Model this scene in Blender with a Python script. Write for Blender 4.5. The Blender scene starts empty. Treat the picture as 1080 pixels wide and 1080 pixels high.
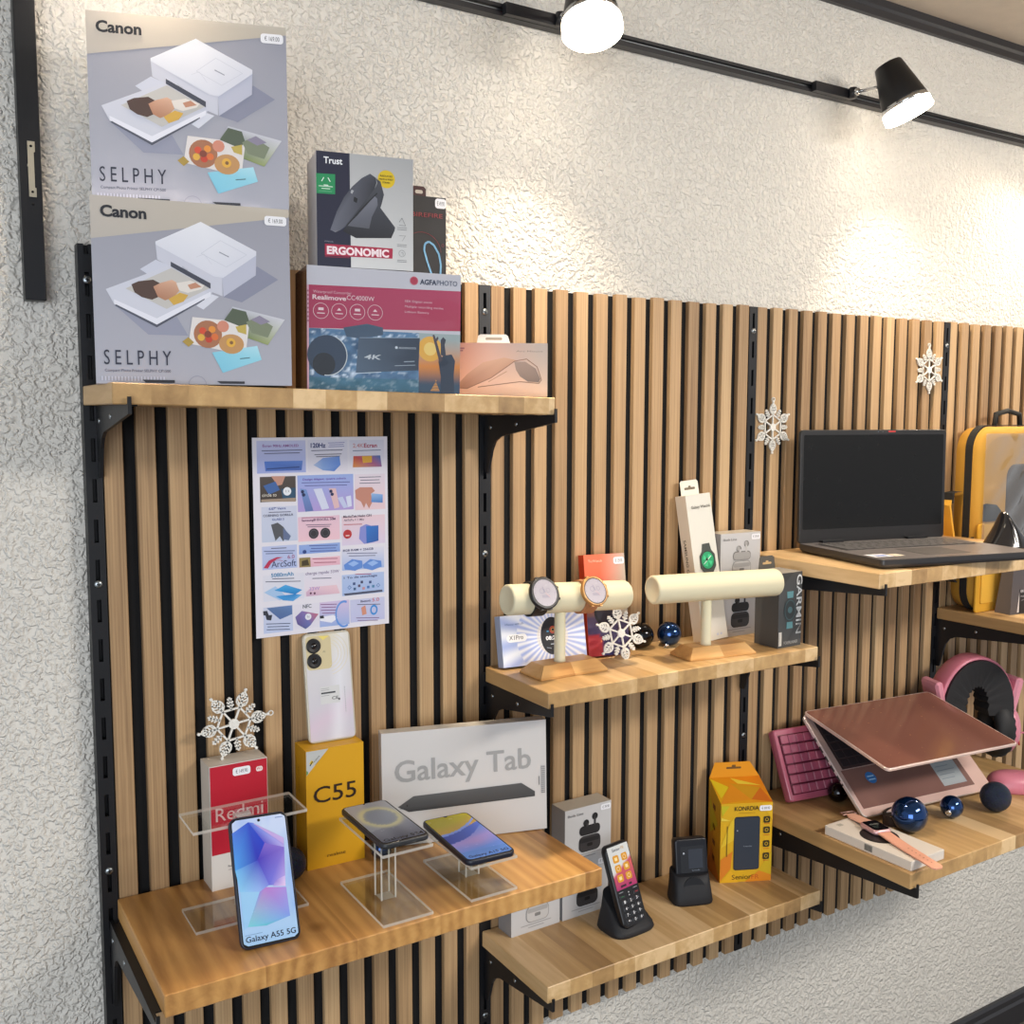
import bpy, bmesh, math, random
from mathutils import Matrix, Vector, Euler
random.seed(7)
PI = math.pi
rad = math.radians
scene = bpy.context.scene
col = scene.collection

# ------------------------------------------------------------------ colour
def lin(c):
    return c/12.92 if c <= .04045 else ((c+.055)/1.055)**2.4
def hx(s):
    s = s.lstrip('#')
    if len(s) == 3: s = ''.join(ch*2 for ch in s)
    return tuple(lin(int(s[i:i+2], 16)/255) for i in (0, 2, 4))
def mix(a, b, t):
    t = max(0., min(1., t))
    return tuple(a[i]*(1-t)+b[i]*t for i in range(3))
def C_(c):
    return hx(c) if isinstance(c, str) else c
def vnoise(x, y, s=0):
    def h(i, j):
        n = math.sin(i*127.1+j*311.7+s*74.7)*43758.5453
        return n-math.floor(n)
    xi, yi = math.floor(x), math.floor(y)
    fx, fy = x-xi, y-yi
    fx = fx*fx*(3-2*fx); fy = fy*fy*(3-2*fy)
    return (h(xi, yi)*(1-fx)+h(xi+1, yi)*fx)*(1-fy)+(h(xi, yi+1)*(1-fx)+h(xi+1, yi+1)*fx)*fy
def fbm(x, y, s=0):
    return .55*vnoise(x, y, s)+.28*vnoise(2*x, 2*y, s+1)+.17*vnoise(4*x, 4*y, s+2)

# ------------------------------------------------------------------ materials
MATS = {}
def node_mat(name):
    m = bpy.data.materials.new(name); m.use_nodes = True
    nt = m.node_tree
    b = nt.nodes['Principled BSDF']
    MATS[name] = m
    return m, nt, b
def N(nt, typ, **kw):
    n = nt.nodes.new(typ)
    for k, v in kw.items(): setattr(n, k, v)
    return n
def setin(n, **kw):
    for k, v in kw.items(): n.inputs[k.replace('_', ' ')].default_value = v
def noise_rough(nt, b, r0, r1, scale=60):
    tc = N(nt, 'ShaderNodeTexCoord'); nz = N(nt, 'ShaderNodeTexNoise'); setin(nz, Scale=scale, Detail=3.)
    mr = N(nt, 'ShaderNodeMapRange'); setin(mr, To_Min=r0, To_Max=r1)
    nt.links.new(tc.outputs['Object'], nz.inputs['Vector']); nt.links.new(nz.outputs['Fac'], mr.inputs['Value'])
    nt.links.new(mr.outputs['Result'], b.inputs['Roughness'])
    return tc, nz
def ink_mat(name, r0, r1, coat=0, metallic=0, bump=0, bscale=900):
    m, nt, b = node_mat(name)
    at = N(nt, 'ShaderNodeAttribute', attribute_name='ink')
    nt.links.new(at.outputs['Color'], b.inputs['Base Color'])
    tc, nz = noise_rough(nt, b, r0, r1)
    b.inputs['Metallic'].default_value = metallic
    b.inputs['Coat Weight'].default_value = coat
    b.inputs['Coat Roughness'].default_value = .08
    if bump:
        n2 = N(nt, 'ShaderNodeTexNoise'); setin(n2, Scale=float(bscale), Detail=2.)
        bp = N(nt, 'ShaderNodeBump'); setin(bp, Strength=bump, Distance=.0006)
        nt.links.new(tc.outputs['Object'], n2.inputs['Vector']); nt.links.new(n2.outputs['Fac'], bp.inputs['Height'])
        nt.links.new(bp.outputs['Normal'], b.inputs['Normal'])
ink_mat('ink', .42, .58)
ink_mat('ink_gloss', .10, .16, coat=.5)
ink_mat('ink_film', .16, .30, coat=.7)
ink_mat('ink_screen', .22, .30)
MATS['ink_screen'].node_tree.nodes['Principled BSDF'].inputs['Specular IOR Level'].default_value = .3
ink_mat('plastic', .28, .38)
ink_mat('rubber', .55, .7, bump=.15)
ink_mat('metal_paint', .30, .42, metallic=.55)
ink_mat('fabric', .75, .9, bump=.5, bscale=1500)
ink_mat('velvet', .6, .75, bump=.25, bscale=1200)
ink_mat('mirror_ball', .06, .10, metallic=.85, coat=.6)
def glitter():
    m, nt, b = node_mat('glitter')
    at = N(nt, 'ShaderNodeAttribute', attribute_name='ink')
    tc = N(nt, 'ShaderNodeTexCoord'); v = N(nt, 'ShaderNodeTexVoronoi'); setin(v, Scale=650.)
    nt.links.new(tc.outputs['Object'], v.inputs['Vector'])
    mx = N(nt, 'ShaderNodeMix', data_type='RGBA', blend_type='MULTIPLY'); mx.inputs[0].default_value = .8
    nt.links.new(at.outputs['Color'], mx.inputs[6]); nt.links.new(v.outputs['Color'], mx.inputs[7])
    nt.links.new(mx.outputs[2], b.inputs['Base Color'])
    bp = N(nt, 'ShaderNodeBump'); setin(bp, Strength=.9, Distance=.002)
    nt.links.new(v.outputs['Distance'], bp.inputs['Height']); nt.links.new(bp.outputs['Normal'], b.inputs['Normal'])
    b.inputs['Roughness'].default_value = .4; b.inputs['Metallic'].default_value = .3
glitter()
def glitter_white():
    m, nt, b = node_mat('glitter_white')
    tc = N(nt, 'ShaderNodeTexCoord'); v = N(nt, 'ShaderNodeTexVoronoi'); setin(v, Scale=900.)
    nt.links.new(tc.outputs['Object'], v.inputs['Vector'])
    cr = N(nt, 'ShaderNodeValToRGB')
    cr.color_ramp.elements[0].color = (.62, .60, .55, 1); cr.color_ramp.elements[1].color = (.88, .87, .83, 1)
    nt.links.new(v.outputs['Color'], cr.inputs['Fac']); nt.links.new(cr.outputs['Color'], b.inputs['Base Color'])
    bp = N(nt, 'ShaderNodeBump'); setin(bp, Strength=.5, Distance=.001)
    nt.links.new(v.outputs['Distance'], bp.inputs['Height']); nt.links.new(bp.outputs['Normal'], b.inputs['Normal'])
    b.inputs['Roughness'].default_value = .5
glitter_white()
def acrylic(name, edge):
    # clear sheet plastic: see-through with mirror reflections, cut edges catch the light
    m, nt, b = node_mat(name); nt.nodes.remove(b)
    tr = N(nt, 'ShaderNodeBsdfTransparent'); setin(tr, Color=(.93, .95, .94, 1))
    gl = N(nt, 'ShaderNodeBsdfGlossy'); setin(gl, Color=(1, 1, 1, 1))
    tc = N(nt, 'ShaderNodeTexCoord'); nz = N(nt, 'ShaderNodeTexNoise'); setin(nz, Scale=60.)
    mr = N(nt, 'ShaderNodeMapRange'); setin(mr, To_Min=.03, To_Max=.07)
    nt.links.new(tc.outputs['Object'], nz.inputs['Vector']); nt.links.new(nz.outputs['Fac'], mr.inputs['Value']); nt.links.new(mr.outputs['Result'], gl.inputs['Roughness'])
    lw = N(nt, 'ShaderNodeLayerWeight'); setin(lw, Blend=.5)
    pw = N(nt, 'ShaderNodeMath', operation='POWER'); pw.inputs[1].default_value = 4.; nt.links.new(lw.outputs['Facing'], pw.inputs[0])
    fr = N(nt, 'ShaderNodeMath', operation='MULTIPLY_ADD'); fr.inputs[1].default_value = .6; fr.inputs[2].default_value = .035; nt.links.new(pw.outputs[0], fr.inputs[0])
    ms = N(nt, 'ShaderNodeMixShader')
    nt.links.new(fr.outputs[0], ms.inputs[0]); nt.links.new(tr.outputs[0], ms.inputs[1]); nt.links.new(gl.outputs[0], ms.inputs[2])
    out = ms.outputs[0]
    if edge:
        tl = N(nt, 'ShaderNodeBsdfTranslucent'); setin(tl, Color=(.95, .92, .86, 1)); df = N(nt, 'ShaderNodeBsdfDiffuse'); setin(df, Color=(.95, .93, .88, 1))
        m2 = N(nt, 'ShaderNodeMixShader'); m2.inputs[0].default_value = .5; nt.links.new(tl.outputs[0], m2.inputs[1]); nt.links.new(df.outputs[0], m2.inputs[2])
        m3 = N(nt, 'ShaderNodeMixShader'); m3.inputs[0].default_value = edge; nt.links.new(out, m3.inputs[1]); nt.links.new(m2.outputs[0], m3.inputs[2]); out = m3.outputs[0]
    nt.links.new(out, nt.nodes['Material Output'].inputs['Surface'])
acrylic('acrylic', 0.)
acrylic('acrylic_edge', .6)
def film(name, add, rough):
    # clear wrapping foil: thin, mostly see-through with sharp reflections
    m, nt, b = node_mat(name)
    tr = N(nt, 'ShaderNodeBsdfTransparent'); gl = N(nt, 'ShaderNodeBsdfGlossy'); setin(gl, Roughness=rough)
    fr = N(nt, 'ShaderNodeLayerWeight'); setin(fr, Blend=.25)
    ad = N(nt, 'ShaderNodeMath', operation='ADD'); ad.inputs[1].default_value = add
    tc = N(nt, 'ShaderNodeTexCoord'); nz = N(nt, 'ShaderNodeTexNoise'); setin(nz, Scale=9., Detail=2.)
    bp = N(nt, 'ShaderNodeBump'); setin(bp, Strength=.6, Distance=.03)
    nt.links.new(tc.outputs['Object'], nz.inputs['Vector']); nt.links.new(nz.outputs['Fac'], bp.inputs['Height'])
    nt.links.new(bp.outputs['Normal'], gl.inputs['Normal'])
    ms = N(nt, 'ShaderNodeMixShader')
    nt.links.new(fr.outputs['Facing'], ad.inputs[0]); nt.links.new(ad.outputs[0], ms.inputs[0])
    nt.links.new(tr.outputs[0], ms.inputs[1]); nt.links.new(gl.outputs[0], ms.inputs[2])
    nt.links.new(ms.outputs[0], nt.nodes['Material Output'].inputs['Surface'])
film('clear_film', .03, .10)
film('cloudy_film', .13, .16)
def simple(name, c, r, metallic=0., var=.08, scale=30):
    m, nt, b = node_mat(name)
    tc, nz = noise_rough(nt, b, max(0, r-.05), r+.05, scale)
    c = C_(c)
    cr = N(nt, 'ShaderNodeMix', data_type='RGBA')
    cr.inputs[6].default_value = (*[x*(1-var) for x in c], 1); cr.inputs[7].default_value = (*[min(1, x*(1+var)) for x in c], 1)
    nt.links.new(nz.outputs['Fac'], cr.inputs[0]); nt.links.new(cr.outputs[2], b.inputs['Base Color'])
    b.inputs['Metallic'].default_value = metallic
simple('steel_black', '#1b1c20', .42, .3)
simple('felt', '#07070a', .95)
simple('chrome', '#c8c8c8', .14, 1.)
simple('zinc', '#9aa0a4', .35, 1.)
simple('lamp_black', '#141416', .4, .2)
simple('trim_black', '#2b2b2f', .38)
simple('track_black', '#232327', .35, .2)
simple('ceiling_paint', '#cfc3b4', .9)
simple('floor_dark', '#55504a', .6)
def lamp_mat(name='lamp_diffuser', s=26.):
    m, nt, b = node_mat(name)
    tc = N(nt, 'ShaderNodeTexCoord'); nz = N(nt, 'ShaderNodeTexNoise'); setin(nz, Scale=20.)
    mr = N(nt, 'ShaderNodeMapRange'); setin(mr, To_Min=s*.95, To_Max=s*1.05)
    nt.links.new(tc.outputs['Object'], nz.inputs['Vector']); nt.links.new(nz.outputs['Fac'], mr.inputs['Value'])
    nt.links.new(mr.outputs['Result'], b.inputs['Emission Strength'])
    setin(b, Base_Color=(.9, .9, .88, 1), Emission_Color=(1., .84, .64, 1), Roughness=.4)
LAMP_E = 16.
lamp_mat(s=LAMP_E)

def stucco():
    m, nt, b = node_mat('stucco')
    tc = N(nt, 'ShaderNodeTexCoord')
    n1 = N(nt, 'ShaderNodeTexNoise'); setin(n1, Scale=125., Detail=1.2, Roughness=.5, Distortion=.5)
    n2 = N(nt, 'ShaderNodeTexNoise'); setin(n2, Scale=1.7, Detail=2.)
    v = N(nt, 'ShaderNodeTexVoronoi', feature='SMOOTH_F1'); setin(v, Scale=105., Smoothness=.6)
    for n in (n1, n2): nt.links.new(tc.outputs['Object'], n.inputs['Vector'])
    mxv = N(nt, 'ShaderNodeMix', data_type='VECTOR'); mxv.inputs[0].default_value = .02
    nt.links.new(tc.outputs['Object'], mxv.inputs[4]); nt.links.new(n1.outputs['Color'], mxv.inputs[5])
    nt.links.new(mxv.outputs[1], v.inputs['Vector'])
    ml = N(nt, 'ShaderNodeMath', operation='MULTIPLY_ADD'); ml.inputs[1].default_value = -.55
    nt.links.new(v.outputs['Distance'], ml.inputs[0]); nt.links.new(n1.outputs['Fac'], ml.inputs[2])
    cr = N(nt, 'ShaderNodeValToRGB'); cr.color_ramp.elements[0].position = .02; cr.color_ramp.elements[1].position = .46; cr.color_ramp.interpolation = 'EASE'
    nt.links.new(ml.outputs[0], cr.inputs['Fac'])
    bp = N(nt, 'ShaderNodeBump'); setin(bp, Strength=.78, Distance=.0042)
    nt.links.new(cr.outputs['Color'], bp.inputs['Height']); nt.links.new(bp.outputs['Normal'], b.inputs['Normal'])
    c2 = N(nt, 'ShaderNodeMix', data_type='RGBA')
    c2.inputs[6].default_value = (*hx('#d3cfc8'), 1); c2.inputs[7].default_value = (*hx('#dfdbd3'), 1)
    nt.links.new(n2.outputs['Fac'], c2.inputs[0]); nt.links.new(c2.outputs[2], b.inputs['Base Color'])
    b.inputs['Roughness'].default_value = .75
stucco()

SL_P, SL_W, SL_D = .0424, .0252, .0098
def wood(name, c_lo, c_mid, c_hi, axis, step, grain, gscale=1., dark=.5, rough=.5, knots=False, wv_=.28):
    """axis: 'X' random per strip of width step; grain direction vector scale tuple"""
    m, nt, b = node_mat(name)
    tc = N(nt, 'ShaderNodeTexCoord')
    sp = N(nt, 'ShaderNodeSeparateXYZ'); nt.links.new(tc.outputs['Object'], sp.inputs[0])
    dv = N(nt, 'ShaderNodeMath', operation='DIVIDE'); dv.inputs[1].default_value = step
    nt.links.new(sp.outputs['X'], dv.inputs[0])
    fl = N(nt, 'ShaderNodeMath', operation='FLOOR'); nt.links.new(dv.outputs[0], fl.inputs[0])
    oi = N(nt, 'ShaderNodeObjectInfo')
    ad = N(nt, 'ShaderNodeMath', operation='ADD'); nt.links.new(fl.outputs[0], ad.inputs[0]); nt.links.new(oi.outputs['Random'], ad.inputs[1])
    wn = N(nt, 'ShaderNodeTexWhiteNoise', noise_dimensions='1D'); nt.links.new(ad.outputs[0], wn.inputs['W'])
    # offset the grain per strip
    sc = N(nt, 'ShaderNodeVectorMath', operation='SCALE'); sc.inputs['Scale'].default_value = 7.
    nt.links.new(wn.outputs['Color'], sc.inputs[0])
    mp = N(nt, 'ShaderNodeVectorMath', operation='MULTIPLY'); mp.inputs[1].default_value = grain
    nt.links.new(tc.outputs['Object'], mp.inputs[0])
    a2 = N(nt, 'ShaderNodeVectorMath', operation='ADD'); nt.links.new(mp.outputs[0], a2.inputs[0]); nt.links.new(sc.outputs[0], a2.inputs[1])
    g = N(nt, 'ShaderNodeTexNoise'); setin(g, Scale=1.*gscale, Detail=5., Roughness=.62, Distortion=.35)
    nt.links.new(a2.outputs[0], g.inputs['Vector'])
    w = N(nt, 'ShaderNodeTexWave', wave_type='BANDS', bands_direction='X'); setin(w, Scale=.45*gscale, Distortion=6., Detail=3., Detail_Scale=.7)
    nt.links.new(a2.outputs[0], w.inputs['Vector'])
    f = N(nt, 'ShaderNodeMath', operation='MULTIPLY_ADD'); f.inputs[1].default_value = wv_
    nt.links.new(w.outputs['Fac'], f.inputs[0])
    g2 = N(nt, 'ShaderNodeMath', operation='MULTIPLY'); g2.inputs[1].default_value = .8; nt.links.new(g.outputs['Fac'], g2.inputs[0])
    nt.links.new(g2.outputs[0], f.inputs[2])
    wv = N(nt, 'ShaderNodeMath', operation='MULTIPLY_ADD'); wv.inputs[1].default_value = dark; nt.links.new(wn.outputs['Value'], wv.inputs[0]); nt.links.new(f.outputs[0], wv.inputs[2])
    cr = N(nt, 'ShaderNodeValToRGB'); e = cr.color_ramp.elements
    e[0].position = .32; e[0].color = (*hx(c_lo), 1); e[1].position = .95+dark*.35; e[1].color = (*hx(c_hi), 1)
    x = e.new(.58+dark*.25); x.color = (*hx(c_mid), 1)
    nt.links.new(wv.outputs[0], cr.inputs['Fac'])
    out = cr.outputs['Color']
    if knots:
        v = N(nt, 'ShaderNodeTexVoronoi'); setin(v, Scale=9.)
        nt.links.new(tc.outputs['Object'], v.inputs['Vector'])
        k = N(nt, 'ShaderNodeValToRGB'); k.color_ramp.elements[0].position = .03; k.color_ramp.elements[0].color = (.28, .16, .08, 1)
        k.color_ramp.elements[1].position = .16; k.color_ramp.elements[1].color = (1, 1, 1, 1)
        nt.links.new(v.outputs['Distance'], k.inputs['Fac'])
        mm = N(nt, 'ShaderNodeMix', data_type='RGBA', blend_type='MULTIPLY'); mm.inputs[0].default_value = .75
        nt.links.new(out, mm.inputs[6]); nt.links.new(k.outputs['Color'], mm.inputs[7]); out = mm.outputs[2]
    nt.links.new(out, b.inputs['Base Color'])
    bp = N(nt, 'ShaderNodeBump'); setin(bp, Strength=.12, Distance=.0008)
    nt.links.new(g.outputs['Fac'], bp.inputs['Height']); nt.links.new(bp.outputs['Normal'], b.inputs['Normal'])
    b.inputs['Roughness'].default_value = rough
wood('slat_wood', '#86694a', '#b3926b', '#cbad84', 'X', SL_P, (170, 40, 3.2), dark=.34, rough=.55, wv_=.10)
wood('shelf_oak', '#94734b', '#bf9b69', '#dcbd90', 'X', .043, (34, 3.5, 34), dark=.62, rough=.40, wv_=.06)
wood('shelf_orange', '#8f6236', '#bf8f54', '#d8ab6c', 'X', .12, (36, 3, 36), dark=.30, rough=.36, knots=True, wv_=.17)
wood('stand_wood', '#a87440', '#c99a5f', '#dbb27a', 'X', .4, (6, 40, 70), dark=.15, rough=.4)

# ------------------------------------------------------------------ mesh building
class Part:
    def __init__(s):
        s.bm = bmesh.new(); s.ink = s.bm.loops.layers.float_color.new('ink')
        s.mats = []; s.M = Matrix(); s.m = 'ink'; s.off = 0.
    def _mi(s):
        if s.m not in s.mats: s.mats.append(s.m)
        return s.mats.index(s.m)
    def V(s, p): return s.bm.verts.new(s.M @ Vector(p))
    def F(s, vs, c, smooth=False):
        try: f = s.bm.faces.new(vs)
        except ValueError: return None
        f.material_index = s._mi(); f.smooth = smooth
        if isinstance(c, list):
            for l, k in zip(f.loops, c): l[s.ink] = (*C_(k), 1)
        else:
            k = (*C_(c), 1)
            for l in f.loops: l[s.ink] = k
        return f
    # ---- solids
    def box(s, x0, x1, y0, y1, z0, z1, c='#ffffff', front=None, side=None, top=None, bev=0):
        if bev: return s.rbox(x0, x1, y0, y1, z0, z1, bev, c)
        v = [s.V(p) for p in ((x0,y0,z0),(x1,y0,z0),(x1,y1,z0),(x0,y1,z0),(x0,y0,z1),(x1,y0,z1),(x1,y1,z1),(x0,y1,z1))]
        s.F([v[0],v[1],v[5],v[4]], front or c); s.F([v[1],v[2],v[6],v[5]], side or c); s.F([v[2],v[3],v[7],v[6]], c)
        s.F([v[3],v[0],v[4],v[7]], side or c); s.F([v[4],v[5],v[6],v[7]], top or c); s.F([v[3],v[2],v[1],v[0]], c)
    def rbox(s, x0, x1, y0, y1, z0, z1, b, c):
        # box with chamfered edges: rounded rect lofted along z
        r = lambda k: [(x0+k, y0+b), (x0+b, y0+k), (x1-b, y0+k), (x1-k, y0+b), (x1-k, y1-b), (x1-b, y1-k), (x0+b, y1-k), (x0+k, y1-b)]
        rings = [[(x, y, z0) for x, y in r(b*.9)], [(x, y, z0+b) for x, y in r(0)], [(x, y, z1-b) for x, y in r(0)], [(x, y, z1) for x, y in r(b*.9)]]
        s.loft(rings, c)
    def loft(s, rings, c, smooth=False, cap=True, close=True, capc=None, colors=None):
        vr = [[s.V(p) for p in r] for r in rings]; n = len(vr[0])
        for i in range(len(vr)-1):
            k = colors[i] if colors else c
            for j in range(n if close else n-1):
                s.F([vr[i][j], vr[i][(j+1) % n], vr[i+1][(j+1) % n], vr[i+1][j]], k, smooth)
        if cap:
            s.F(list(reversed(vr[0])), capc or c); s.F(vr[-1], capc or c)
        return vr
    def prism(s, pts, y0, y1, c, front=None):
        n = len(pts); a = [s.V((x, y0, z)) for x, z in pts]; b = [s.V((x, y1, z)) for x, z in pts]
        s.F(a, front or c); s.F(list(reversed(b)), c)
        for i in range(n): s.F([a[(i+1) % n], a[i], b[i], b[(i+1) % n]], c)
    def prism_x(s, pts, x0, x1, c):   # pts in (y,z)
        n = len(pts); a = [s.V((x0, y, z)) for y, z in pts]; b = [s.V((x1, y, z)) for y, z in pts]
        s.F(a, c); s.F(list(reversed(b)), c)
        for i in range(n): s.F([a[(i+1) % n], a[i], b[i], b[(i+1) % n]], c)
    def slab(s, w, h, d, r, c, bev=.0015, n=6, front=None):
        """rounded rectangle plate in xz, front at y=0, thickness d, centred at x=w/2"""
        def ring(k, y):
            return [(x, y, z) for x, z in rrect(k, k, w-k, h-k, max(r-k, .0005), n)]
        rings = [ring(bev, 0), ring(bev*.3, bev*.35), ring(0, bev), ring(0, d-bev), ring(bev*.3, d-bev*.35), ring(bev, d)]
        s.loft(rings, c, smooth=True, capc=front or c)
    def lathe(s, prof, c, n=28, axis='Z', smooth=True, colors=None):
        rings = []
        for r, z in prof:
            r = max(r, 1e-5); rg = []
            for i in range(n):
                a = 2*PI*i/n; x, y = r*math.cos(a), r*math.sin(a)
                rg.append((x, y, z) if axis == 'Z' else ((z, x, y) if axis == 'X' else (x, z, y)))
            rings.append(rg)
        s.loft(rings, c, smooth=smooth, colors=colors)
    def sphere(s, c, r, cen=(0, 0, 0), n=32, sc=(1, 1, 1)):
        M = s.M; s.M = M @ Matrix.Translation(cen) @ Matrix.Diagonal((*sc, 1))
        s.lathe([(r*math.sin(PI*i/16), -r*math.cos(PI*i/16)) for i in range(17)], c, n)
        s.M = M
    def tube(s, pts, r, c, n=10, close=False, sc=(1, 1), cap=True):
        pts = [Vector(p) for p in pts]; rings = []; up = None; N_ = len(pts)
        for i, p in enumerate(pts):
            t = (pts[(i+1) % N_]-pts[i-1]) if close else (pts[min(i+1, N_-1)]-pts[max(i-1, 0)])
            t.normalize()
            if up is None: up = Vector((0, 0, 1)) if abs(t.z) < .9 else Vector((0, 1, 0))
            a = t.cross(up).normalized(); up = a.cross(t).normalized()
            rr = r[i] if isinstance(r, (list, tuple)) else r
            rings.append([tuple(p+a*math.cos(2*PI*k/n)*rr*sc[0]+up*math.sin(2*PI*k/n)*rr*sc[1]) for k in range(n)])
        if close: rings.append(rings[0])
        s.loft(rings, c, smooth=True, cap=cap and not close)
    # ---- prints (flat artwork on a face; local u=x, v=z, facing -y)
    def L(s, n): s.off = -.00016*(n+1); return s
    def poly(s, pts, c):
        s.off -= 4e-6
        s.F([s.V((u, s.off, v)) for u, v in pts], c)
    def rect(s, u0, v0, u1, v1, c): s.poly([(u0, v0), (u1, v0), (u1, v1), (u0, v1)], c)
    def vgrad(s, u0, v0, u1, v1, cb, ct): s.poly([(u0, v0), (u1, v0), (u1, v1), (u0, v1)], [cb, cb, ct, ct])
    def rr(s, u0, v0, u1, v1, r, c): s.poly(rrect(u0, v0, u1, v1, r, 4), c)
    def circ(s, u, v, r, c, n=24, sy=1.): s.poly([(u+r*math.cos(2*PI*i/n), v+r*sy*math.sin(2*PI*i/n)) for i in range(n)], c)
    def ring(s, u, v, r, w, c, n=28, a0=0, a1=2*PI, sy=1.):
        for i in range(n):
            p, q = a0+(a1-a0)*i/n, a0+(a1-a0)*(i+1)/n
            s.poly([(u+(r-w)*math.cos(p), v+(r-w)*sy*math.sin(p)), (u+r*math.cos(p), v+r*sy*math.sin(p)), (u+r*math.cos(q), v+r*sy*math.sin(q)), (u+(r-w)*math.cos(q), v+(r-w)*sy*math.sin(q))], c)
    def line(s, pts, w, c):
        for (a, b), (e, f) in zip(pts, pts[1:]):
            d = math.hypot(e-a, f-b) or 1e-9; nx, ny = -(f-b)/d*w/2, (e-a)/d*w/2
            s.poly([(a-nx, b-ny), (e-nx, f-ny), (e+nx, f+ny), (a+nx, b+ny)], c)
    def grid(s, u0, v0, u1, v1, nx, ny, fn):
        vs = [[s.V((u0+(u1-u0)*i/nx, s.off, v0+(v1-v0)*j/ny)) for i in range(nx+1)] for j in range(ny+1)]
        cs = [[fn(i/nx, j/ny) for i in range(nx+1)] for j in range(ny+1)]
        for j in range(ny):
            for i in range(nx):
                s.F([vs[j][i], vs[j][i+1], vs[j+1][i+1], vs[j+1][i]], [cs[j][i], cs[j][i+1], cs[j+1][i+1], cs[j+1][i]])
    def text(s, t, u, v, h, c, w=None, al='L', bold=0., rot=0., shear=0.):
        vs, fs, bw, bh = glyphs(t, bold)
        k = h/bh; kx = (w/bw) if w else k
        o = {'L': 0, 'C': -bw*kx/2, 'R': -bw*kx}[al]
        cr, sr = math.cos(rot), math.sin(rot)
        nv = []
        for x, y in vs:
            X, Y = o+x*kx+shear*y*k, y*k
            nv.append(s.V((u+X*cr-Y*sr, s.off, v+X*sr+Y*cr)))
        for f in fs: s.F([nv[i] for i in f], c)
    def build(s, name, parent=None, label=None, smooth_angle=None):
        if s.mats and s.mats[0] == 'acrylic': bmesh.ops.recalc_face_normals(s.bm, faces=s.bm.faces[:])
        me = bpy.data.meshes.new(name); s.bm.normal_update(); s.bm.to_mesh(me); s.bm.free()
        for m in s.mats: me.materials.append(MATS[m])
        o = bpy.data.objects.new(name, me); col.objects.link(o)
        if parent: o.parent = parent
        if label: o['label'] = label
        return o
def rrect(u0, v0, u1, v1, r, n=5):
    out = []
    for cx, cy, a in ((u1-r, v0+r, -PI/2), (u1-r, v1-r, 0), (u0+r, v1-r, PI/2), (u0+r, v0+r, PI)):
        for i in range(n+1):
            t = a+PI/2*i/n; out.append((cx+r*math.cos(t), cy+r*math.sin(t)))
    return out
_gl = {}
def glyphs(t, bold):
    if (t, bold) in _gl: return _gl[(t, bold)]
    cu = bpy.data.curves.new('lettering', 'FONT'); cu.body = t; cu.size = 1.; cu.offset = bold; cu.resolution_u = 3; cu.fill_mode = 'FRONT'
    ob = bpy.data.objects.new('lettering', cu); col.objects.link(ob)
    dg = bpy.context.evaluated_depsgraph_get(); dg.update()
    me = bpy.data.meshes.new_from_object(ob.evaluated_get(dg))
    vs = [(v.co.x, v.co.y) for v in me.vertices]; fs = [tuple(p.vertices) for p in me.polygons]
    bpy.data.objects.remove(ob); bpy.data.curves.remove(cu); bpy.data.meshes.remove(me)
    x0 = min(v[0] for v in vs); x1 = max(v[0] for v in vs)
    vs = [(x-x0, y) for x, y in vs]
    # height unit = cap height of the font
    r = (vs, fs, x1-x0, .70)
    _gl[(t, bold)] = r
    return r
class Quad:
    """turns a spot measured on a view of a printed face into metres on that face"""
    def __init__(s, w, h, TL, TR, BL, BR): s.w, s.h, s.TL, s.TR, s.BL, s.BR = w, h, TL, TR, BL, BR
    def __call__(s, X, Y):
        u = v = .5
        for _ in range(12):
            f = [s.BL[i]*(1-u)*(1-v)+s.BR[i]*u*(1-v)+s.TL[i]*(1-u)*v+s.TR[i]*u*v for i in (0, 1)]
            du = [(s.BR[i]-s.BL[i])*(1-v)+(s.TR[i]-s.TL[i])*v for i in (0, 1)]
            dv = [(s.TL[i]-s.BL[i])*(1-u)+(s.TR[i]-s.BR[i])*u for i in (0, 1)]
            e = (X-f[0], Y-f[1]); D = du[0]*dv[1]-du[1]*dv[0]
            u += (e[0]*dv[1]-e[1]*dv[0])/D; v += (du[0]*e[1]-du[1]*e[0])/D
        return (u*s.w, v*s.h)
    def P(s, *xy): return [s(*p) for p in xy]

def thing(name, label, cat, loc=(0, 0, 0), rot=0., tilt=0., roll=0., group=None):
    o = bpy.data.objects.new(name, None); col.objects.link(o); o.empty_display_size = .02
    o.matrix_world = Matrix.Translation(loc) @ Matrix.Rotation(rad(rot), 4, 'Z') @ Matrix.Rotation(-rad(tilt), 4, 'X') @ Matrix.Rotation(-rad(roll), 4, 'Y')
    o['label'] = label; o['category'] = cat
    if group: o['group'] = group
    return o
def tag(o, label, cat, group=None, kind=None):
    if label: o['label'] = label
    if cat: o['category'] = cat
    if group: o['group'] = group
    if kind: o['kind'] = kind
    return o
def struct(o): o['kind'] = 'structure'; return o
def copy_tree(src, loc, rot=0., tilt=0., roll=0., label=None):
    r = src.copy(); col.objects.link(r)
    r.matrix_world = Matrix.Translation(loc) @ Matrix.Rotation(rad(rot), 4, 'Z') @ Matrix.Rotation(-rad(tilt), 4, 'X') @ Matrix.Rotation(-rad(roll), 4, 'Y')
    if label: r['label'] = label
    for ch in list(src.children):
        c = ch.copy(); col.objects.link(c); c.parent = r
        for g in ch.children:
            d = g.copy(); col.objects.link(d); d.parent = c
    return r
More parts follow.
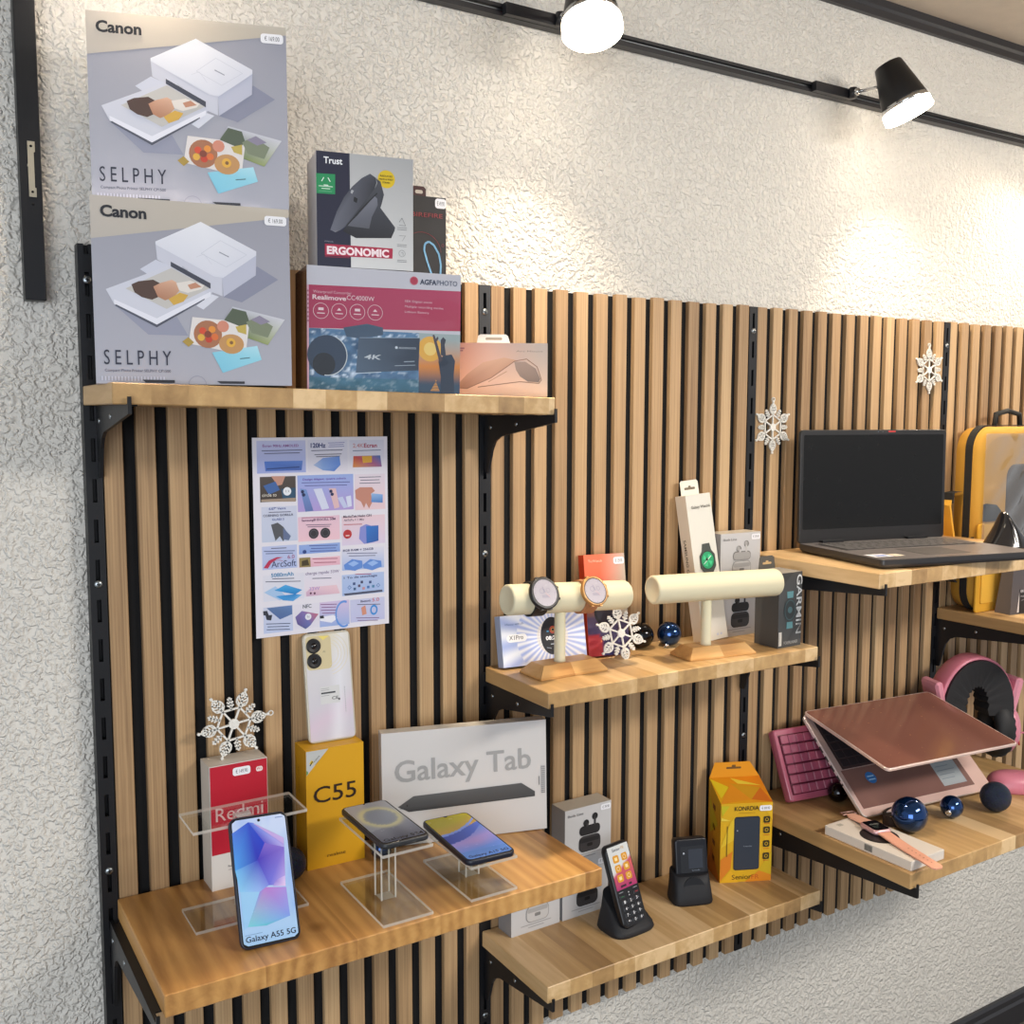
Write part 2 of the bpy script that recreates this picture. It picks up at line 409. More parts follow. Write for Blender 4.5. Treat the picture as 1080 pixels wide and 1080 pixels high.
def price(t, u0, v0, u1, v1, parent, layer=5, notch=True):
    p = Part(); p.m = 'ink'
    p.L(layer); r = (v1-v0)*.3
    p.rr(u0, v0, u1, v1, r, '#e9e9ee')
    p.L(layer+1); p.text(t, (u0+u1)/2, v0+(v1-v0)*.27, (v1-v0)*.46, '#55565e', w=(u1-u0)*.66, al='C')
    return p.build('price_sticker', parent, 'white price sticker')

# ================================================================== CAMERA
C0 = Vector((-.2342, -1.427, 1.0885))
cam = bpy.data.cameras.new('camera'); cam_o = bpy.data.objects.new('camera', cam); col.objects.link(cam_o)
yaw, pit, rl = .5562, -.0957, .0019
fw = Vector((math.sin(yaw)*math.cos(pit), math.cos(yaw)*math.cos(pit), math.sin(pit)))
rt = Vector((math.cos(yaw), -math.sin(yaw), 0)); upv = rt.cross(fw)
r2 = rt*math.cos(rl)+upv*math.sin(rl); u2 = -rt*math.sin(rl)+upv*math.cos(rl)
cam_o.matrix_world = Matrix(((r2.x, u2.x, -fw.x, C0.x), (r2.y, u2.y, -fw.y, C0.y), (r2.z, u2.z, -fw.z, C0.z), (0, 0, 0, 1)))
cam.sensor_width = 36.; cam.lens = 36*1062.79/1080; cam.clip_start = .02
scene.camera = cam_o

# ================================================================== ROOM
YW = .021          # plaster face of the display wall
FZ, CZ = -.51, 1.9405
XL, XR = -1.5, 3.6
p = Part(); p.m = 'stucco'; p.box(XL, XR, YW, YW+.12, FZ, CZ+.05); struct(p.build('wall_back'))
p = Part(); p.m = 'floor_dark'; p.box(XL, XR, -4.2, YW+.12, FZ-.05, FZ); struct(p.build('floor'))
p = Part(); p.m = 'ceiling_paint'; p.box(XL, XR, -4.2, YW+.12, CZ, CZ+.05); struct(p.build('ceiling'))
p = Part(); p.m = 'trim_black'
p.prism_x([(YW, 1.907), (YW-.010, 1.907), (YW-.010, 1.921), (YW-.014, 1.926), (YW-.014, CZ), (YW, CZ)], XL, XR, '#fff')
struct(p.build('trim_1'))
p = Part(); p.m = 'trim_black'
p.prism_x([(YW, FZ), (YW-.016, FZ), (YW-.016, -.452), (YW-.011, -.446), (YW-.011, -.432), (YW-.007, -.4245), (YW, -.4245)], XL, XR, '#fff')
struct(p.build('baseboard_back'))

# ================================================================== SLATTED PANELS AND UPRIGHTS
bay_labels = ['oak slatted wall panel with black gaps behind the phone leaflet, leftmost bay',
              'oak slatted wall panel behind the two cream bracelet stands',
              'oak slatted wall panel behind the open black laptop',
              'oak slatted wall panel behind the yellow backpack, rightmost bay']
for k in range(4):
    xb = .6*k+.011
    t = thing('slatted_wall_panel', bay_labels[k], 'wall panel', (xb, 0, 0), group='oak slat panels on the wall')
    f = Part(); f.m = 'felt'; f.box(-.002, .581, SL_D, YW-.0005, .002, 1.297); f.build('felt_backing', t)
    s_ = Part(); s_.m = 'slat_wood'
    for i in range(14):
        x = i*SL_P+.0013; e = .0008; j = random.uniform(-.0015, .0015)
        s_.prism_slat = None
        pts = [(x, SL_D), (x, e), (x+e, 0), (x+SL_W-e, 0), (x+SL_W, e), (x+SL_W, SL_D)]
        s_.loft([[(a, b, 0) for a, b in pts], [(a, b, 1.2985+j) for a, b in pts]], '#fff')
    s_.build('slats', t)
up_labels = ['black slotted shelf upright at the left end of the slats, beside bare plaster',
             'black slotted shelf upright between the leaflet bay and the bracelet stand bay',
             'black slotted shelf upright between the bracelet stands and the open black laptop',
             'black slotted shelf upright left of the yellow backpack']
screws = [[1.263, .862, .4625], [1.2546, .8605, .456, .056], [1.251, .86, .4513], [1.245, .86, .45]]
for k in range(4):
    xc = .6*k
    z0, z1 = (-.12, 1.309) if k == 0 else (-.0, 1.2975)
    t = thing('slotted_shelf_upright', up_labels[k], 'shelf upright', (xc, 0, z0), group='slotted shelf uprights')
    r = Part(); r.m = 'steel_black'; W = .0105
    h = z1-z0
    r.box(-W, -.0028, -.001, .010, 0, h); r.box(.0028, W, -.001, .010, 0, h); r.box(-W, W, .0105, YW-.0005, 0, h)
    z = .012; pitch, sl = .054, .031
    last = 0
    while z < h:
        r.box(-.0028, .0028, -.001, .010, last, min(z, h)); last = z+sl; z += pitch
    if last < h: r.box(-.0028, .0028, -.001, .010, last, h)
    r.build('channel', t)
    for zs in screws[k]:
        q = Part(); q.m = 'zinc'; q.M = Matrix.Translation((0, -.001, zs-z0))
        q.lathe([(.0001, -.0022), (.0035, -.002), (.0055, -.0006), (.0055, .0008)], '#fff', 14, 'Y')
        q.m = 'felt'; q.box(-.0026, .0026, -.0026, -.002, -.0006, .0006); q.box(-.0006, .0006, -.0026, -.002, -.0026, .0026)
        q.build('screw', t, 'zinc screw head')

# ================================================================== SHELVES AND BRACKETS
def shelf(label, x0, x1, D, zt, th, mat, roll=0., yb=-.002):
    o = Part(); o.m = mat
    o.rbox(0, x1-x0, -D, yb, -th, 0, .0012, '#fff')
    ob = o.build('wooden_shelf'); ob.matrix_world = Matrix.Translation((x0, 0, zt)) @ Matrix.Rotation(-rad(roll), 4, 'Y')
    return tag(ob, label, 'shelf', 'wooden wall shelves')
ZT, ZW, ZLM, ZBL, ZBR, ZLS, ZRS = 1.1255, .67, .21, .42, .322, .82, .65
shelf('oak shelf carrying the two printer cartons and camcorder box, highest on the wall', -.010, .603, .2, ZT, .025, 'shelf_oak', roll=-1.05)
shelf('dark golden shelf carrying the phones on clear stands, lower left', .009, .640, .277, ZBL, .028, 'shelf_orange')
shelf('pale sunlit shelf carrying the two bracelet stands', .600, 1.192, .19, ZW, .025, 'shelf_oak')
shelf('striped oak shelf carrying the keypad phone and yellow phone carton, lowest in the middle', .593, 1.204, .203, ZLM, .027, 'shelf_oak')
shelf('deep oak shelf carrying the half closed rose gold laptop, lower right', 1.194, 1.84, .400, ZBR, .027, 'shelf_oak')
shelf('pale oak shelf carrying the open black laptop', 1.199, 1.796, .312, ZLS, .027, 'shelf_oak')
shelf('oak shelf carrying the yellow backpack, at the right edge', 1.803, 2.42, .30, ZRS, .025, 'shelf_oak')
def bracket(label, x, D, z, side, hh=.095, q=1.):
    t = thing('shelf_bracket', label, 'bracket', (x, 0, z), group='black shelf brackets')
    b = Part(); b.m = 'steel_black'
    a = -.0011
    pts = [(a, 0), (-D+.004, 0), (-D-.004, .0005), (-D-.0045, .009), (-D-.007, .009), (-D-.007, -.011*q), (-.052, -.034*q), (-.036, -.042*q), (-.026, -.056*q), (-.012, -hh), (a, -hh)]
    b.prism_x(pts, -.0022, .0022, '#fff')
    arm = b.build('arm', t)
    f = Part(); f.m = 'steel_black'
    s = 1 if side > 0 else -1
    xa, xb = sorted((.0022*s, .014*s))
    f.box(xa, xb, -D+.02, -.014, -.002, -.0002)
    f.build('flange', t)
    for y in (-.022, -.10):
        g = Part(); g.m = 'zinc'
        g.M = Matrix.Translation((-.0024, y, -.014 if y < -.05 else -.02)); g.lathe([(.0001, -.0012), (.003, -.001), (.0036, 0), (.0036, .001)], '#fff', 10, 'X')
        g.build('rivet', arm)
    return t
bracket('black bracket under the left end of the topmost oak shelf', .007, .2, ZT-.0254, 1)
bracket('black bracket under the right end of the topmost oak shelf', .600, .2, ZT-.0365, -1)
bracket('black bracket under the left end of the dark golden phone shelf', 0., .277, ZBL-.0282, 1, .12)
bracket('black bracket under the left end of the bracelet stand shelf', .6035, .19, ZW-.0252, 1)
bracket('black bracket under the right end of the bracelet stand shelf', 1.188, .19, ZW-.0252, -1)
bracket('black bracket under the left end of the striped keypad phone shelf', .600, .203, ZLM-.0272, 1)
bracket('black bracket under the right end of the striped keypad phone shelf', 1.200, .203, ZLM-.0272, -1)
bracket('black bracket under the left end of the rose gold laptop shelf', 1.206, .400, ZBR-.0272, 1, .125, 1.35)
bracket('black bracket under the left end of the open black laptop shelf', 1.209, .312, ZLS-.0272, 1, .11)
bracket('black bracket under the left end of the backpack shelf', 1.806, .30, ZRS-.0252, 1, .11)
LAMP_W = (4.4, 3.2, 4.6, 2.8, 4.2)
WIN_W, CEIL_W, WORLD = 84., 84., .5
# ================================================================== TRACK AND SPOTLIGHTS
t = thing('lighting_track', 'black lighting track running along the plaster wall above the slats', 'light track', (-.9, YW, 1.731))
p = Part(); p.m = 'track_black'
p.prism_x([(-.0005, -.0095), (-.018, -.0095), (-.018, -.004), (-.012, -.003), (-.012, .003), (-.018, .004), (-.018, .0095), (-.0005, .0095)], 0, 4.2, '#fff')
p.build('rail', t)
p = Part(); p.m = 'zinc'
for z in (-.0022, .0022): p.box(0, 4.2, -.0126, -.0121, z-.0005, z+.0005)
p.build('conductor', t, 'bright conductor strips')
def basis(ax):
    ax = Vector(ax).normalized(); s = Vector((1, 0, 0)); s = (s-ax*s.dot(ax)).normalized(); b = ax.cross(s)
    return Matrix(((s.x, b.x, ax.x, 0), (s.y, b.y, ax.y, 0), (s.z, b.z, ax.z, 0), (0, 0, 0, 1)))
def spotlight(label, face, axis, adx):
    """face: centre of the glowing front, axis: the way it shines, adx: x of the adaptor on the track"""
    t = thing('track_spotlight', label, 'spotlight', face, group='track spotlights')
    B = basis(axis)
    p = Part(); p.m = 'lamp_black'; p.M = B
    p.lathe([(.0001, -.108), (.024, -.108), (.026, -.1065), (.0435, -.031), (.0435, -.029), (.03, -.029)], '#fff', 40); p.build('lamp_head', t)
    p = Part(); p.m = 'chrome'; p.M = B
    p.lathe([(.0415, -.029), (.0442, -.029), (.0455, -.0195), (.0425, -.0195)], '#fff', 40); p.build('chrome_ring', t)
    p = Part(); p.m = 'lamp_diffuser'; p.M = B
    p.lathe([(.0425, -.019), (.0462, -.019), (.0472, -.002), (.0455, 0), (.034, 0), (.031, -.004), (.0001, -.005)], '#fff', 40); p.build('diffuser', t)
    p = Part(); p.m = 'track_black'; ax_ = adx-face[0]; ay = YW-face[1]; az = 1.731-face[2]
    p.box(ax_-.055, ax_+.055, ay-.030, ay-.0186, az-.009, az+.009); p.lathe_ = None
    p.M = Matrix.Translation((ax_+.045, ay-.036, az)); p.lathe([(.0001, -.01), (.008, -.01), (.008, .01), (.0001, .01)], '#fff', 16)
    p.build('track_adaptor', t)
    p = Part(); p.m = 'chrome'
    back = B @ Vector((0, 0, -.068))
    st = Vector((ax_+.045, ay-.046, az)); side = (st-back); side.normalize()
    p.sphere('#fff', .0075, st)
    p.tube([st, st+(back-st)*.5, back+side*.034], .0032, '#fff', 10); p.build('arm', t)
    return B
lamps = [((.712, -.135, 1.668), (-.10, -.30, -.94), .69), ((1.487, -.118, 1.669), (.30, -.28, -.91), 1.400), ((.05, -.135, 1.662), (.0, -.36, -.93), -.02), ((2.24, -.125, 1.668), (-.62, -.28, -.73), 2.16), ((2.99, -.125, 1.668), (-.72, -.25, -.64), 2.91)]
lb = ['round track spotlight with its glowing front turned to the viewer, top centre', 'conical black track spotlight seen from the side, upper right',
      'track spotlight above the printer cartons, beyond the top edge', 'first track spotlight beyond the right edge', 'second track spotlight beyond the right edge']
for (f, a, x), l in zip(lamps, lb): spotlight(l, f, a, x)

# black bar with strike plate hanging on the plaster, upper left
t = thing('metal_bar', 'black square metal bar with a strike plate on bare plaster, upper left', 'bar', (-.0615, YW, 1.233))
p = Part(); p.m = 'steel_black'; p.rbox(-.0125, .0125, -.024, -.0005, 0, .70, .001, '#fff'); p.build('bar', t)
p = Part(); p.m = 'metal_paint'; p.M = Matrix.Translation((.001, -.0241, .128))
p.prism([(-.004, 0), (.0045, 0), (.0045, .011), (.003, .0115), (.003, .055), (.0045, .0555), (.0045, .068), (-.004, .068), (-.004, .04), (-.0048, .0395), (-.0048, .037), (-.004, .0365)], -.0016, 0, '#b9b2a0')
p.build('strike_plate', t, 'worn cream strike plate')
for y, z in ((-.0259, .134), (-.0259, .19), (-.0243, .119)):
    p = Part(); p.m = 'felt'; p.M = Matrix.Translation((.001, y, z)); p.lathe([(.0001, -.0004), (.0016, -.0004), (.0016, .0003)], '#111', 10, 'Y')
    p.build('screw', t)

# ================================================================== TOP SHELF
def canon(label, loc, rot):
    w, h, d = .2265, .2148, .13
    t = thing('printer_carton', label, 'carton', loc, rot, group='photo printer cartons')
    p = Part()
    p.box(0, w, .0006, d, 0, h, '#bfc0cc', top='#c9c9d2')
    q = Quad(w, h, (310, 42), (1015, 98), (320, 692), (1020, 742))
    P = q.P
    p.L(0).grid(0, 0, w, h, 2, 14, lambda u, v: mix(hx('#a5a6b2'), hx('#92939f'), v*.9))
    p.L(1)
    p.poly([(0, h), (0, h*.772), (w, h*.958), (w, h)], ['#b9b1a8', '#b3aca4', '#b9b0a2', '#bfb7ab'])
    p.poly(P((765, 405), (893, 300), (972, 350), (835, 428)), '#83869a')
    p.poly(P((385, 420), (530, 508), (600, 470), (640, 540), (500, 530)), '#8d90a3')
    p.L(2)
    p.poly(P((475, 300), (530, 268), (585, 293), (520, 332)), '#c4c7d6')
    p.poly(P((358, 366), (580, 288), (724, 378), (722, 400), (530, 502), (385, 418)), '#c6c8d5')
    p.poly(P((670, 434), (725, 395), (752, 405), (695, 449)), '#d0d2de')
    p.poly(P((530, 213), (735, 332), (765, 336), (765, 404), (728, 388), (722, 400), (580, 292), (535, 268)), '#c2c4d2')
    p.poly(P((765, 336), (891, 258), (888, 332), (768, 406)), '#b4b7c9')
    p.L(3)
    p.poly(P((530, 205), (690, 138), (891, 246), (891, 260), (768, 338), (735, 332), (530, 215)), ['#dadce6', '#e2e3ea', '#d3d5e0', '#cfd1dd', '#d0d2de', '#d0d2de', '#d4d6e1'])
    p.poly(P((582, 276), (722, 356), (722, 376), (582, 293)), '#3c3f4e')
    p.poly(P((385, 402), (530, 474), (722, 386), (722, 402), (530, 502), (385, 418)), '#dcdde8')
    p.poly(P((392, 420), (530, 496), (700, 410), (700, 414), (530, 506), (388, 424)), '#4b4e5e')
    p.poly(P((425, 366), (585, 298), (718, 374), (565, 442)), '#bcb9b6')
    p.L(4)
    p.line(P((690, 250), (760, 205), (855, 258), (780, 300), (690, 250)), .0005, '#bfc2cf')
    p.line(P((755, 246), (790, 264)), .0012, '#8d909e')
    p.line(P((672, 262), (700, 252), (728, 290)), .0004, '#c0c3cf')
    p.text('Canon', *q(620, 298), .0019, '#7c7f8c', rot=-.5)
    # print lying in the tray: dark hair, face, hand, mustard top
    p.poly(P((445, 352), (470, 342), (520, 338), (545, 352), (525, 372), (540, 398), (515, 408), (480, 398), (455, 380)), '#4a342c')
    p.poly(P((520, 362), (545, 350), (585, 340), (605, 352), (612, 378), (590, 402), (560, 412), (535, 398)), ['#b8876c', '#c79a80', '#d6ac92', '#caa087', '#c2957a', '#b18367', '#a97b60', '#a9775d'])
    p.poly(P((600, 352), (650, 345), (700, 362), (690, 376), (640, 388), (610, 378)), '#d9d2cc')
    p.poly(P((572, 408), (612, 386), (642, 396), (625, 418), (590, 430)), '#c9a043')
    p.poly(P((640, 360), (668, 352), (690, 368), (650, 376)), '#b9846a')
    # three loose prints
    p.poly(P((800, 442), (995, 497), (930, 587), (850, 556), (765, 496)), ['#b9bcc6', '#c8c9d2', '#8f9a63', '#6f7f4c', '#5c6650'])
    p.poly(P((655, 474), (862, 502), (850, 592), (782, 604), (640, 568)), '#d8d3d2')
    p.poly(P((724, 604), (890, 588), (906, 640), (762, 680)), ['#7fc3da', '#a9d6e4', '#8ecbdd', '#79bdd6'])
    p.L(5)
    p.poly(P((770, 490), (800, 448), (850, 462), (862, 500), (840, 520)), '#4f5a4a')
    p.poly(P((850, 500), (880, 486), (920, 500), (950, 520), (930, 560), (870, 540)), '#77806a')
    p.poly(P((868, 492), (900, 478), (940, 502), (905, 512)), '#857f94')
    U, V = q(710, 538); p.circ(U, V, .0165, '#a06a4c', 22)
    U, V = q(795, 577); p.circ(U, V, .0148, '#b98b58', 22, .8)
    U, V = q(765, 512); p.circ(U, V, .007, '#c8846f', 14)
    p.poly(P((618, 560), (640, 545), (660, 565), (640, 580)), '#a58a3c')
    p.poly(P((810, 515), (850, 508), (850, 545), (820, 535)), '#b8a350')
    p.line(P((825, 632), (862, 630)), .0012, '#4e6f7a')
    p.L(6)
    U, V = q(710, 538)
    for k, (a, b, c) in enumerate([(-.006, .004, '#c9482c'), (.005, .006, '#d98a35'), (.001, -.006, '#b93b27'), (-.008, -.004, '#d6a53e'), (.008, -.003, '#cf6a34'), (0, 0, '#7d3a28')]):
        p.circ(U+a, V+b, .0042, c, 10)
    U, V = q(793, 572); p.circ(U, V, .0055, '#d8a640', 14); p.circ(U+.0005, V, .0022, '#7f5a34', 10)
    # lettering
    p.text('Canon', w*.047, h*.893, h*.058, '#191b24', w=w*.222, bold=.034)
    a, b = q(348, 628); p.text('S E L P H Y', a, b+.0005, .0172, '#23263a', w=.0745)
    a, b = q(350, 652); p.text('Compact Photo Printer SELPHY CP1500', a, b, .0032, '#4c4f63', w=.073)
    for i in range(20): p.rect(.006+i*.0036, .0035, .0075+i*.0036, .0085, '#c3c4d3')
    # bottom flap cut-outs
    p.poly([(w*.24, .0015), (w*.385, .0015), (w*.385, .005), (w*.225, .005)], '#23252f')
    p.poly([(w*.62, .0015), (w*.745, .0015), (w*.745, .0045), (w*.60, .0045)], '#23252f')
    p.ring(w*.5, 0, .0105, .0008, '#8e90a0', 16, 0, PI)
    p.build('carton', t)
    price('€ 169.00', w*.868, h*.905, w*.985, h*.957, t, 7)
    return t
cl = canon('white and grey photo printer carton standing on the oak shelf, lower of the two', (-.021, -.165, ZT-.0008), -9.6)
cu = copy_tree(cl, (-.0125, -.133, ZT+.2143), -18.2, label='white and grey photo printer carton stacked on top of its twin')

def agfa():
    w, h, d = .2096, .1612, .092
    t = thing('camcorder_carton', 'film wrapped camcorder carton with magenta band and blue splash picture', 'carton', (.2387, -.158, 1.1207), -10.8, roll=-.8)
    p = Part(); p.m = 'ink_film'
    p.box(0, w, .0006, d, 0, h, '#6b3a22', side='#6b3a22', top='#b9bccb')
    q = Quad(w, h, (120, 25), (1050, 72), (142, 770), (1055, 805)); P = q.P
    def water(u, v):
        x = fbm(u*9, v*7, 3); y = fbm(u*22+3, v*16, 8)
        c = mix(hx('#1d3f63'), hx('#5e8bb5'), x*1.25-.1)
        if y > .60: c = mix(c, hx('#dcecff'), (y-.60)*5)
        if v < .22: c = mix(c, hx('#2b6d7d'), .55)
        return c
    p.L(0).grid(0, 0, w*.72, h*.5, 60, 34, water)
    p.grid(w*.72, 0, w, h*.5, 14, 22, lambda u, v: mix(hx('#2f4a63'), mix(hx('#d8873a'), hx('#9fb0b4'), (v-.45)*2.2), (v-.16)*3.5))
    p.rect(0, h*.5, w, h, '#c9cad6')
    p.L(1)
    p.poly([(0, h*.50), (w, h*.53), (w, h*.865), (0, h*.845)], ['#a83158', '#b03a5a', '#b2375f', '#a92d57'])
    U, V = q(865, 525); p.circ(U, V, .017, '#e6b04e', 20)
    p.poly([(0, 0), (.0025, 0), (.0025, h*.845), (0, h*.845)], '#d8a9bb')
    p.L(2)
    U, V = q(865, 525); p.circ(U, V, .009, '#f2d27c', 18)
    # big lens at the left, with silver rim
    U, V = q(250, 560); p.circ(U, V, .026, '#2c3f57', 28); p.circ(U-.004, V-.012, .015, '#18222f', 20)
    # grey pack shot of the camera body
    p.poly(P((340, 395), (480, 372), (575, 395), (575, 440), (440, 460), (360, 450)), '#3f5670')
    p.poly(P((432, 456), (800, 458), (795, 656), (420, 668)), ['#47596f', '#2f3f54', '#2b3a4e', '#51667e'])
    # couple in silhouette on the sunset
    p.poly(P((918, 600), (950, 565), (1000, 560), (1022, 600), (1015, 690), (1020, 800), (935, 798), (935, 700)), '#23344a')
    p.poly(P((905, 540), (878, 440), (890, 438), (898, 462), (912, 448), (916, 462), (905, 480), (930, 560), (945, 590), (925, 610)), '#4a4450')
    p.poly(P((932, 562), (930, 470), (945, 452), (962, 470), (955, 500), (965, 575)), '#2f3648')
    for k in range(8): p.rect(*[w*.80+k*.0012, h*(.02+k*.012)], w*.86-k*.0008, h*(.027+k*.012), '#e3a04a')
    p.L(3)
    U, V = q(250, 560); p.ring(U, V, .027, .0012, '#c9d3da', 30, -1.7, 1.1)
    p.text('4K', *q(465, 585), .0062, '#c3ccd6', w=.023, bold=.02, shear=.3)
    p.text('AGFAPHOTO', *q(672, 524), .0028, '#c6d2df', w=.024)
    p.circ(*q(658, 516), .002, '#c6d2df', 10)
    p.line(P((705, 603), (770, 601)), .0011, '#9fb0c2'); p.line(P((650, 627), (775, 624)), .0008, '#9fb0c2')
    p.line(P((437, 456), (795, 457)), .0006, '#9db4cb'); p.line(P((425, 672), (570, 665)), .0008, '#cfe2f2')
    U, V = q(757, 110); p.circ(U, V, .0046, '#b02a4a', 16); p.ring(U, V, .0058, .0012, '#c65a72', 16)
    p.text('AGFA', *q(794, 130), .0066, '#1d2c4a', w=.0232, bold=.03)
    p.text('PHOTO', *q(899, 134), .0066, '#3c4a66', w=.029)
    p.text('Waterproof Camcorder', *q(160, 188), .0035, '#dfb3c2', w=.0505)
    p.text('Realimove', *q(158, 226), .0058, '#f1d9e1', w=.044, bold=.02)
    p.text('CC4000W', *q(356, 229), .0060, '#eccfd9', w=.037)
    for i, s in enumerate(('18X Digital zoom', 'Multiple recording modes', 'Lithium Battery')):
        a, b = q(704, 240+i*32); p.text(s, a, b, .0030, '#e3bccb', w=(.038, .054, .034)[i])
    for i, X in enumerate((208, 313, 420, 525)):
        U, V = q(X, 296+i*3); p.ring(U, V, .0103, .0006, '#ead0d9', 24)
        p.line([(U-.005, V-.003), (U+.005, V-.003)], .0012, '#ead0d9')
        if i % 2: p.poly([(U-.003, V+.001), (U, V+.0045), (U+.003, V+.001)], '#ead0d9')
        else: p.rect(U-.0035, V+.0008, U+.0035, V+.0042, '#ead0d9')
    for k in range(8):
        p.rect(.0008, h*(.55+k*.034), .0019, h*(.565+k*.034), '#7c2a48')
    p.build('carton', t)
    # torn clear wrap standing proud of the front
    f = Part(); f.m = 'clear_film'
    def bulge(u, v): return -.0012-.0022*fbm(u*5, v*5, 2)*math.sin(PI*u)*math.sin(PI*v)
    nx, ny = 26, 20
    vs = [[f.V((w*(-.002+1.004*i/nx), bulge(i/nx, j/ny), h*j/ny)) for i in range(nx+1)] for j in range(ny+1)]
    for j in range(ny):
        for i in range(nx): f.F([vs[j][i], vs[j][i+1], vs[j+1][i+1], vs[j+1][i]], '#fff', True)
    f.build('clear_wrap', t, 'crinkled clear wrapping film')
agfa()

def trust():
    w, h, d = .1284, .1458, .075
    t = thing('mouse_carton', 'mouse carton with navy stripe and green sticker, on top of the camcorder carton', 'carton', (.2555, -.158, 1.2820), -11.7, roll=-.3)
    p = Part(); p.box(0, w, .0006, d, 0, h, '#d6d3d0', front='#b9babd', top='#c9c9cb')
    q = Quad(w, h, (62, 55), (795, 122), (72, 935), (803, 975)); P = q.P
    p.L(0); p.grid(w*.33, 0, w, h, 6, 10, lambda u, v: mix(hx('#d2d3d4'), hx('#9fa1a4'), v*.8+.2*u))
    p.poly([(0, 0), (w*.345, 0), (w*.338, h), (0, h)], '#1d2038')
    p.L(1)
    p.poly(P((62, 228), (203, 236), (203, 388), (66, 380)), '#1f8a56')
    p.circ(*q(590, 272), .0116, '#d3b51c', 28)
    # mouse picture: shell, split line, thumb rest and foot
    p.poly(P((465, 230), (510, 262), (515, 300), (500, 345), (300, 620), (245, 660), (205, 678), (168, 660), (215, 520), (270, 410), (330, 330), (400, 265)), ['#4c4f5b', '#393c47', '#343742', '#2c2f38', '#32353f', '#5b5e6b', '#777a87', '#646775', '#50535f', '#494c58', '#454854', '#494c58'])
    p.poly(P((500, 345), (520, 300), (512, 265), (545, 290), (572, 390), (555, 460), (545, 490), (660, 640), (655, 665), (630, 722), (360, 722), (260, 668), (300, 620)), ['#4b4e5a', '#3d404b', '#343742', '#43464f', '#3b3e48', '#30333c', '#3a3d47', '#44474f', '#30323b', '#25272f', '#1d1f27', '#1d1f27', '#2b2e37'])
    p.L(2)
    p.poly(P((500, 400), (520, 420), (525, 470), (480, 560), (460, 650), (290, 628), (370, 550)), ['#6d707c', '#6d707c', '#5f626e', '#5b5e6a', '#53565f', '#585b66', '#666975'])
    p.line(P((520, 378), (400, 500), (290, 628)), .0014, '#15171e')
    p.poly(P((325, 352), (343, 360), (330, 385), (318, 375)), '#a5a7ae'); p.poly(P((345, 405), (372, 420), (365, 455), (340, 440)), '#171920')
    p.text('Trust', *q(117, 150), .0082, '#eef0f4', w=.0245, bold=.02)
    p.poly(P((128, 766), (642, 802), (640, 880), (128, 858)), '#a52344')
    p.line(P((128, 866), (312, 874)), .0008, '#8d2340')
    # recycling arrows
    for k in range(3):
        U, V = q(135, 290); a = PI/2+k*2*PI/3
        p.line([(U+.0056*math.cos(a+.5), V+.0056*math.sin(a+.5)), (U+.0056*math.cos(a+1.6), V+.0056*math.sin(a+1.6))], .0011, '#e2f2e8')
    p.line(P((82, 324), (185, 332)), .001, '#d2ead9'); p.line(P((102, 343), (166, 348)), .001, '#d2ead9'); p.line(P((82, 362), (180, 368)), .0006, '#6cb38a')
    for y, s, ww in ((255, 'REDUCES', .0165), (280, 'HAND & WRIST', .019), (304, 'STRAIN', .010)):
        a, b = q(588, y); p.text(s, a, b, .0022, '#4d460f', w=ww, al='C', bold=.02)
    p.L(3)
    a, b = q(143, 842); p.text('ERGONOMIC', a, b, .0094, '#f2dfe4', w=.0825, bold=.045, rot=-.0)
    p.text('WIRELESS', *q(124, 752), .0017, '#8b8fa0', w=.0115)
    p.L(2)
    p.line(P((690, 622), (740, 628), (712, 568), (690, 600)), .0005, '#5a5c61'); p.ring(*q(714, 840), .0045, .0004, '#6a6c70', 16)
    p.line(P((690, 702), (740, 704), (715, 745)), .0005, '#8a8c90')
    for y in (640, 655, 770, 783, 890, 902): p.line(P((676, y), (750, y+5)), .0006, '#6d6f74')
    p.line(P((706, 834), (722, 834), (722, 856)), .0005, '#6a6c70')
    p.build('carton', t)
    f = Part(); f.box(.036, .075, d*.45, d*.5, h, h+.0035, '#e0484c'); f.build('hang_tab', t, 'red hang tab')
trust()

t = thing('earphone_carton', 'black carton with a blue loop picture half hidden behind the mouse carton', 'carton', (.3985, -.100, 1.2822), -5.7)
p = Part(); w, h, d = .0745, .1185, .03
p.box(0, w, .0006, d, 0, h, '#1b191c'); q = Quad(w, h, (560, 385), (1045, 440), (560, 955), (1045, 980)); P = q.P
p.L(0); p.ring(*q(800, 790), .0300, .0005, '#8d2a33', 24, .1, 2.0, 1.0); p.ring(*q(1010, 745), .0022, .0006, '#7d2a33', 8)
p.line(P((826, 742), (836, 725), (870, 715), (920, 740), (970, 800), (990, 870), (985, 930), (960, 975), (930, 985), (895, 930), (850, 840), (822, 770), (826, 742)), .0028, '#6fa3c8')
p.text('BIREFIRE', *q(700, 540), .0062, '#8c3238', w=.0475)
p.build('carton', t)
price('€ 49.90', w*.77, h*.868, w*1.0, h*.985, t, 3)
f = Part(); f.prism([(.026, h), (.0475, h), (.0475, h+.012), (.044, h+.0155), (.029, h+.0155), (.026, h+.012)], .010, .0108, '#3c1519'); f.L(0); f.M = Matrix.Translation((0, .010, 0)); f.rr(.031, h+.005, .0425, h+.010, .002, '#c9bfb4'); f.build('hang_tab', t, 'dark red hang tab')

